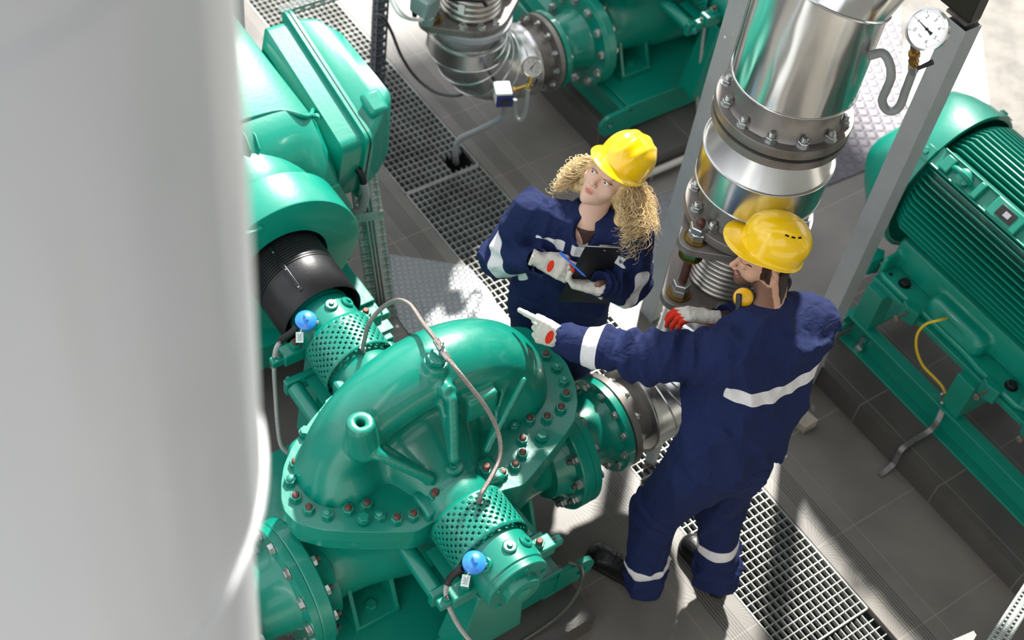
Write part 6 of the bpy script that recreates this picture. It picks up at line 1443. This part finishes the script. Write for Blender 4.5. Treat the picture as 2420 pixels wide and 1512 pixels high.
# ---- conduit on the floor in front of the far plinth
b = MB(); p0 = Vector(at(1530, 412, .06)); p1 = Vector((p0.x, p0.y + .75, .06)); b.cyl(p0 - Vector((0, .25, 0)), p1, .019, n=20); b.build('floor_conduit', mat('pale_conduit', '#b5b0aa', .5), label='pale conduit along the foot of the far plinth behind the woman', cat='conduit')
cp = thing('conduit_clip', 'zinc clip holding the pale conduit to the far plinth', 'clip', tuple(p0 - Vector((0, 0, .06)))); b = MB(); b.torus(p0 + Vector((0, .03, 0)), (0, 1, 0), .021, .004, 24, 6); b.build('clip_ring', ZINC, cp); b = MB(); b.bb(p0.x - .006, p0.x + .006, p0.y + .02, p0.y + .04, 0, .045); b.build('clip_foot', ZINC, cp)
# ---- stone block beside the man, perforated tray and bits bottom right
q = [at(u, v, .05) for u, v in ((1905, 1010), (1935, 992), (1880, 945), (1845, 962))]
b = MB(); b.loft([[(p[0], p[1], 0) for p in q], [(p[0], p[1], .05) for p in q]]); b.build('tile_block', mat('pale_block', '#a79f92', .7, noise=.3, nscale=20), label='pale rectangular block lying on the floor right of the man', cat='block', bevel=.002)
tr2 = thing('perforated_rail', 'perforated zinc rail rising in the bottom right corner', 'rail', tuple(at(2330, 1512, .6)))
A0, A1 = Vector(at(2300, 1560, .75)), Vector(at(2445, 1340, .35)); Ld = (A1 - A0); Ln = Ld.length; Ld.normalize(); Wd = Vector((.80, .62, -.02)); Wd = (Wd - Ld * Wd.dot(Ld)).normalized(); b = MB()
sl = [(.018, .02 + i * .036, .010, .020) for i in range(int(Ln / .036))] + [(.048, .036 + i * .036, .010, .020) for i in range(int(Ln / .036) - 1)]
slotted(b, 0, .066, 0, Ln, lambda a, h: A0 + Wd * a + Ld * h, sl); Nd = Wd.cross(Ld).normalized()
if Nd.z > 0: Nd = -Nd
slotted(b, 0, .035, 0, Ln, lambda a, h: A0 + Wd * .066 + Nd * a + Ld * h, [(.018, .02 + i * .036, .010, .024) for i in range(int(Ln / .036))])
o = b.build('rail_profile', GALV, tr2, sharp=30); so = o.modifiers.new('thickness', 'SOLIDIFY'); so.thickness = .002
q = [at(u, v, .35) for u, v in ((2250, 1512), (2301, 1490), (2308, 1500), (2290, 1530), (2220, 1560), (2200, 1530))]; b = MB(); b.loft([[(p[0], p[1], .345) for p in q], [(p[0], p[1], .35) for p in q]]); b.build('sheet_bracket', ZINC, label='bright sheet metal bracket edge at the bottom right beside the perforated rail', cat='bracket')
# ---- grey cabinet duct and perforated rail in the top left corner
b = MB(); p = at(648, 150, .9); b.lathe((-4.9, 2.30, 0), (0, 0, 1), [(0, .052), (2.2, .052)], 32); b.build('grey_pipe', mat('grey_pipe_paint', '#7e858d', .4, .3), label='grey vertical pipe at the top left next to the blurred pipe', cat='pipe')
b = MB(); A0 = Vector(at(655, 18, 1.15)); Ld = Vector((0, 1, 0)); slotted(b, 0, .04, 0, .4, lambda a, h: A0 + Vector((a, 0, 0)) + Ld * h, [(.02, .03 + i * .05, .010, .026) for i in range(7)]); slotted(b, 0, .03, 0, .4, lambda a, h: A0 + Vector((.04, 0, -a)) + Ld * h, [(.015, .03 + i * .05, .008, .026) for i in range(7)]); o = b.build('cable_rail', GALV, label='short perforated rail crossing the grating in the top left corner', cat='rail', sharp=30); so = o.modifiers.new('thickness', 'SOLIDIFY'); so.thickness = .002
# hose and gauge bits at the second pump
b = MB(); b.tube(spline([at(1690, -15, .85), at(1672, 30, .80), at(1662, 90, .66), at(1655, 160, .48), at(1648, 220, .30), at(1650, 268, .16)], 8), .009, 10); b.build('grey_cable_hose', CABLE, label='grey cable hose hanging in front of the top pump, left of the angled post', cat='hose')
# crumbs and small litter on the floor
for i, (u, v, z, r_) in enumerate(((1855, 1077, 0, .010), (2231, 1110, .13, .006), (1291, 1478, .13, .008), (1275, 1488, .13, .004), (938, 772, 0, .010), (1075, 762, .006, .007), (1000, 812, 0, .006))):
    p = at(u, v, z); b = MB(); b.lathe((p[0], p[1], z), (0, 0, 1), [(0, r_), (r_ * .5, r_ * .8), (r_ * .8, r_ * .2)], 7)
    b.build('debris_crumb', WHITE if i % 2 == 0 else RUST, label=['white crumb on the tiles right of the man', 'rusty crumb on the plinth under the right motor', 'pale crumb on the dark plinth by the spiral hose', 'brown speck on the dark plinth by the spiral hose', 'white crumb near the foot of the upright cable tray', 'rusty crumb on the bright aluminium plate', 'pale crumb at the cut edge of the aluminium plate'][i], cat='debris')

t = thing('green_cover', 'green sloping cover at the top edge behind the clad elbow', 'cover', tuple(at(1290, 20, .5)))
b = MB(); A = [at(1225, -20, .62), at(1245, -30, .62), at(1320, 55, .50), at(1300, 75, .50)]; lo_ = [Vector(p) - Vector((0, 0, .05)) for p in A]
b.loft([lo_, A]); b.build('cover_plate', GREEN, t, bevel=.003)
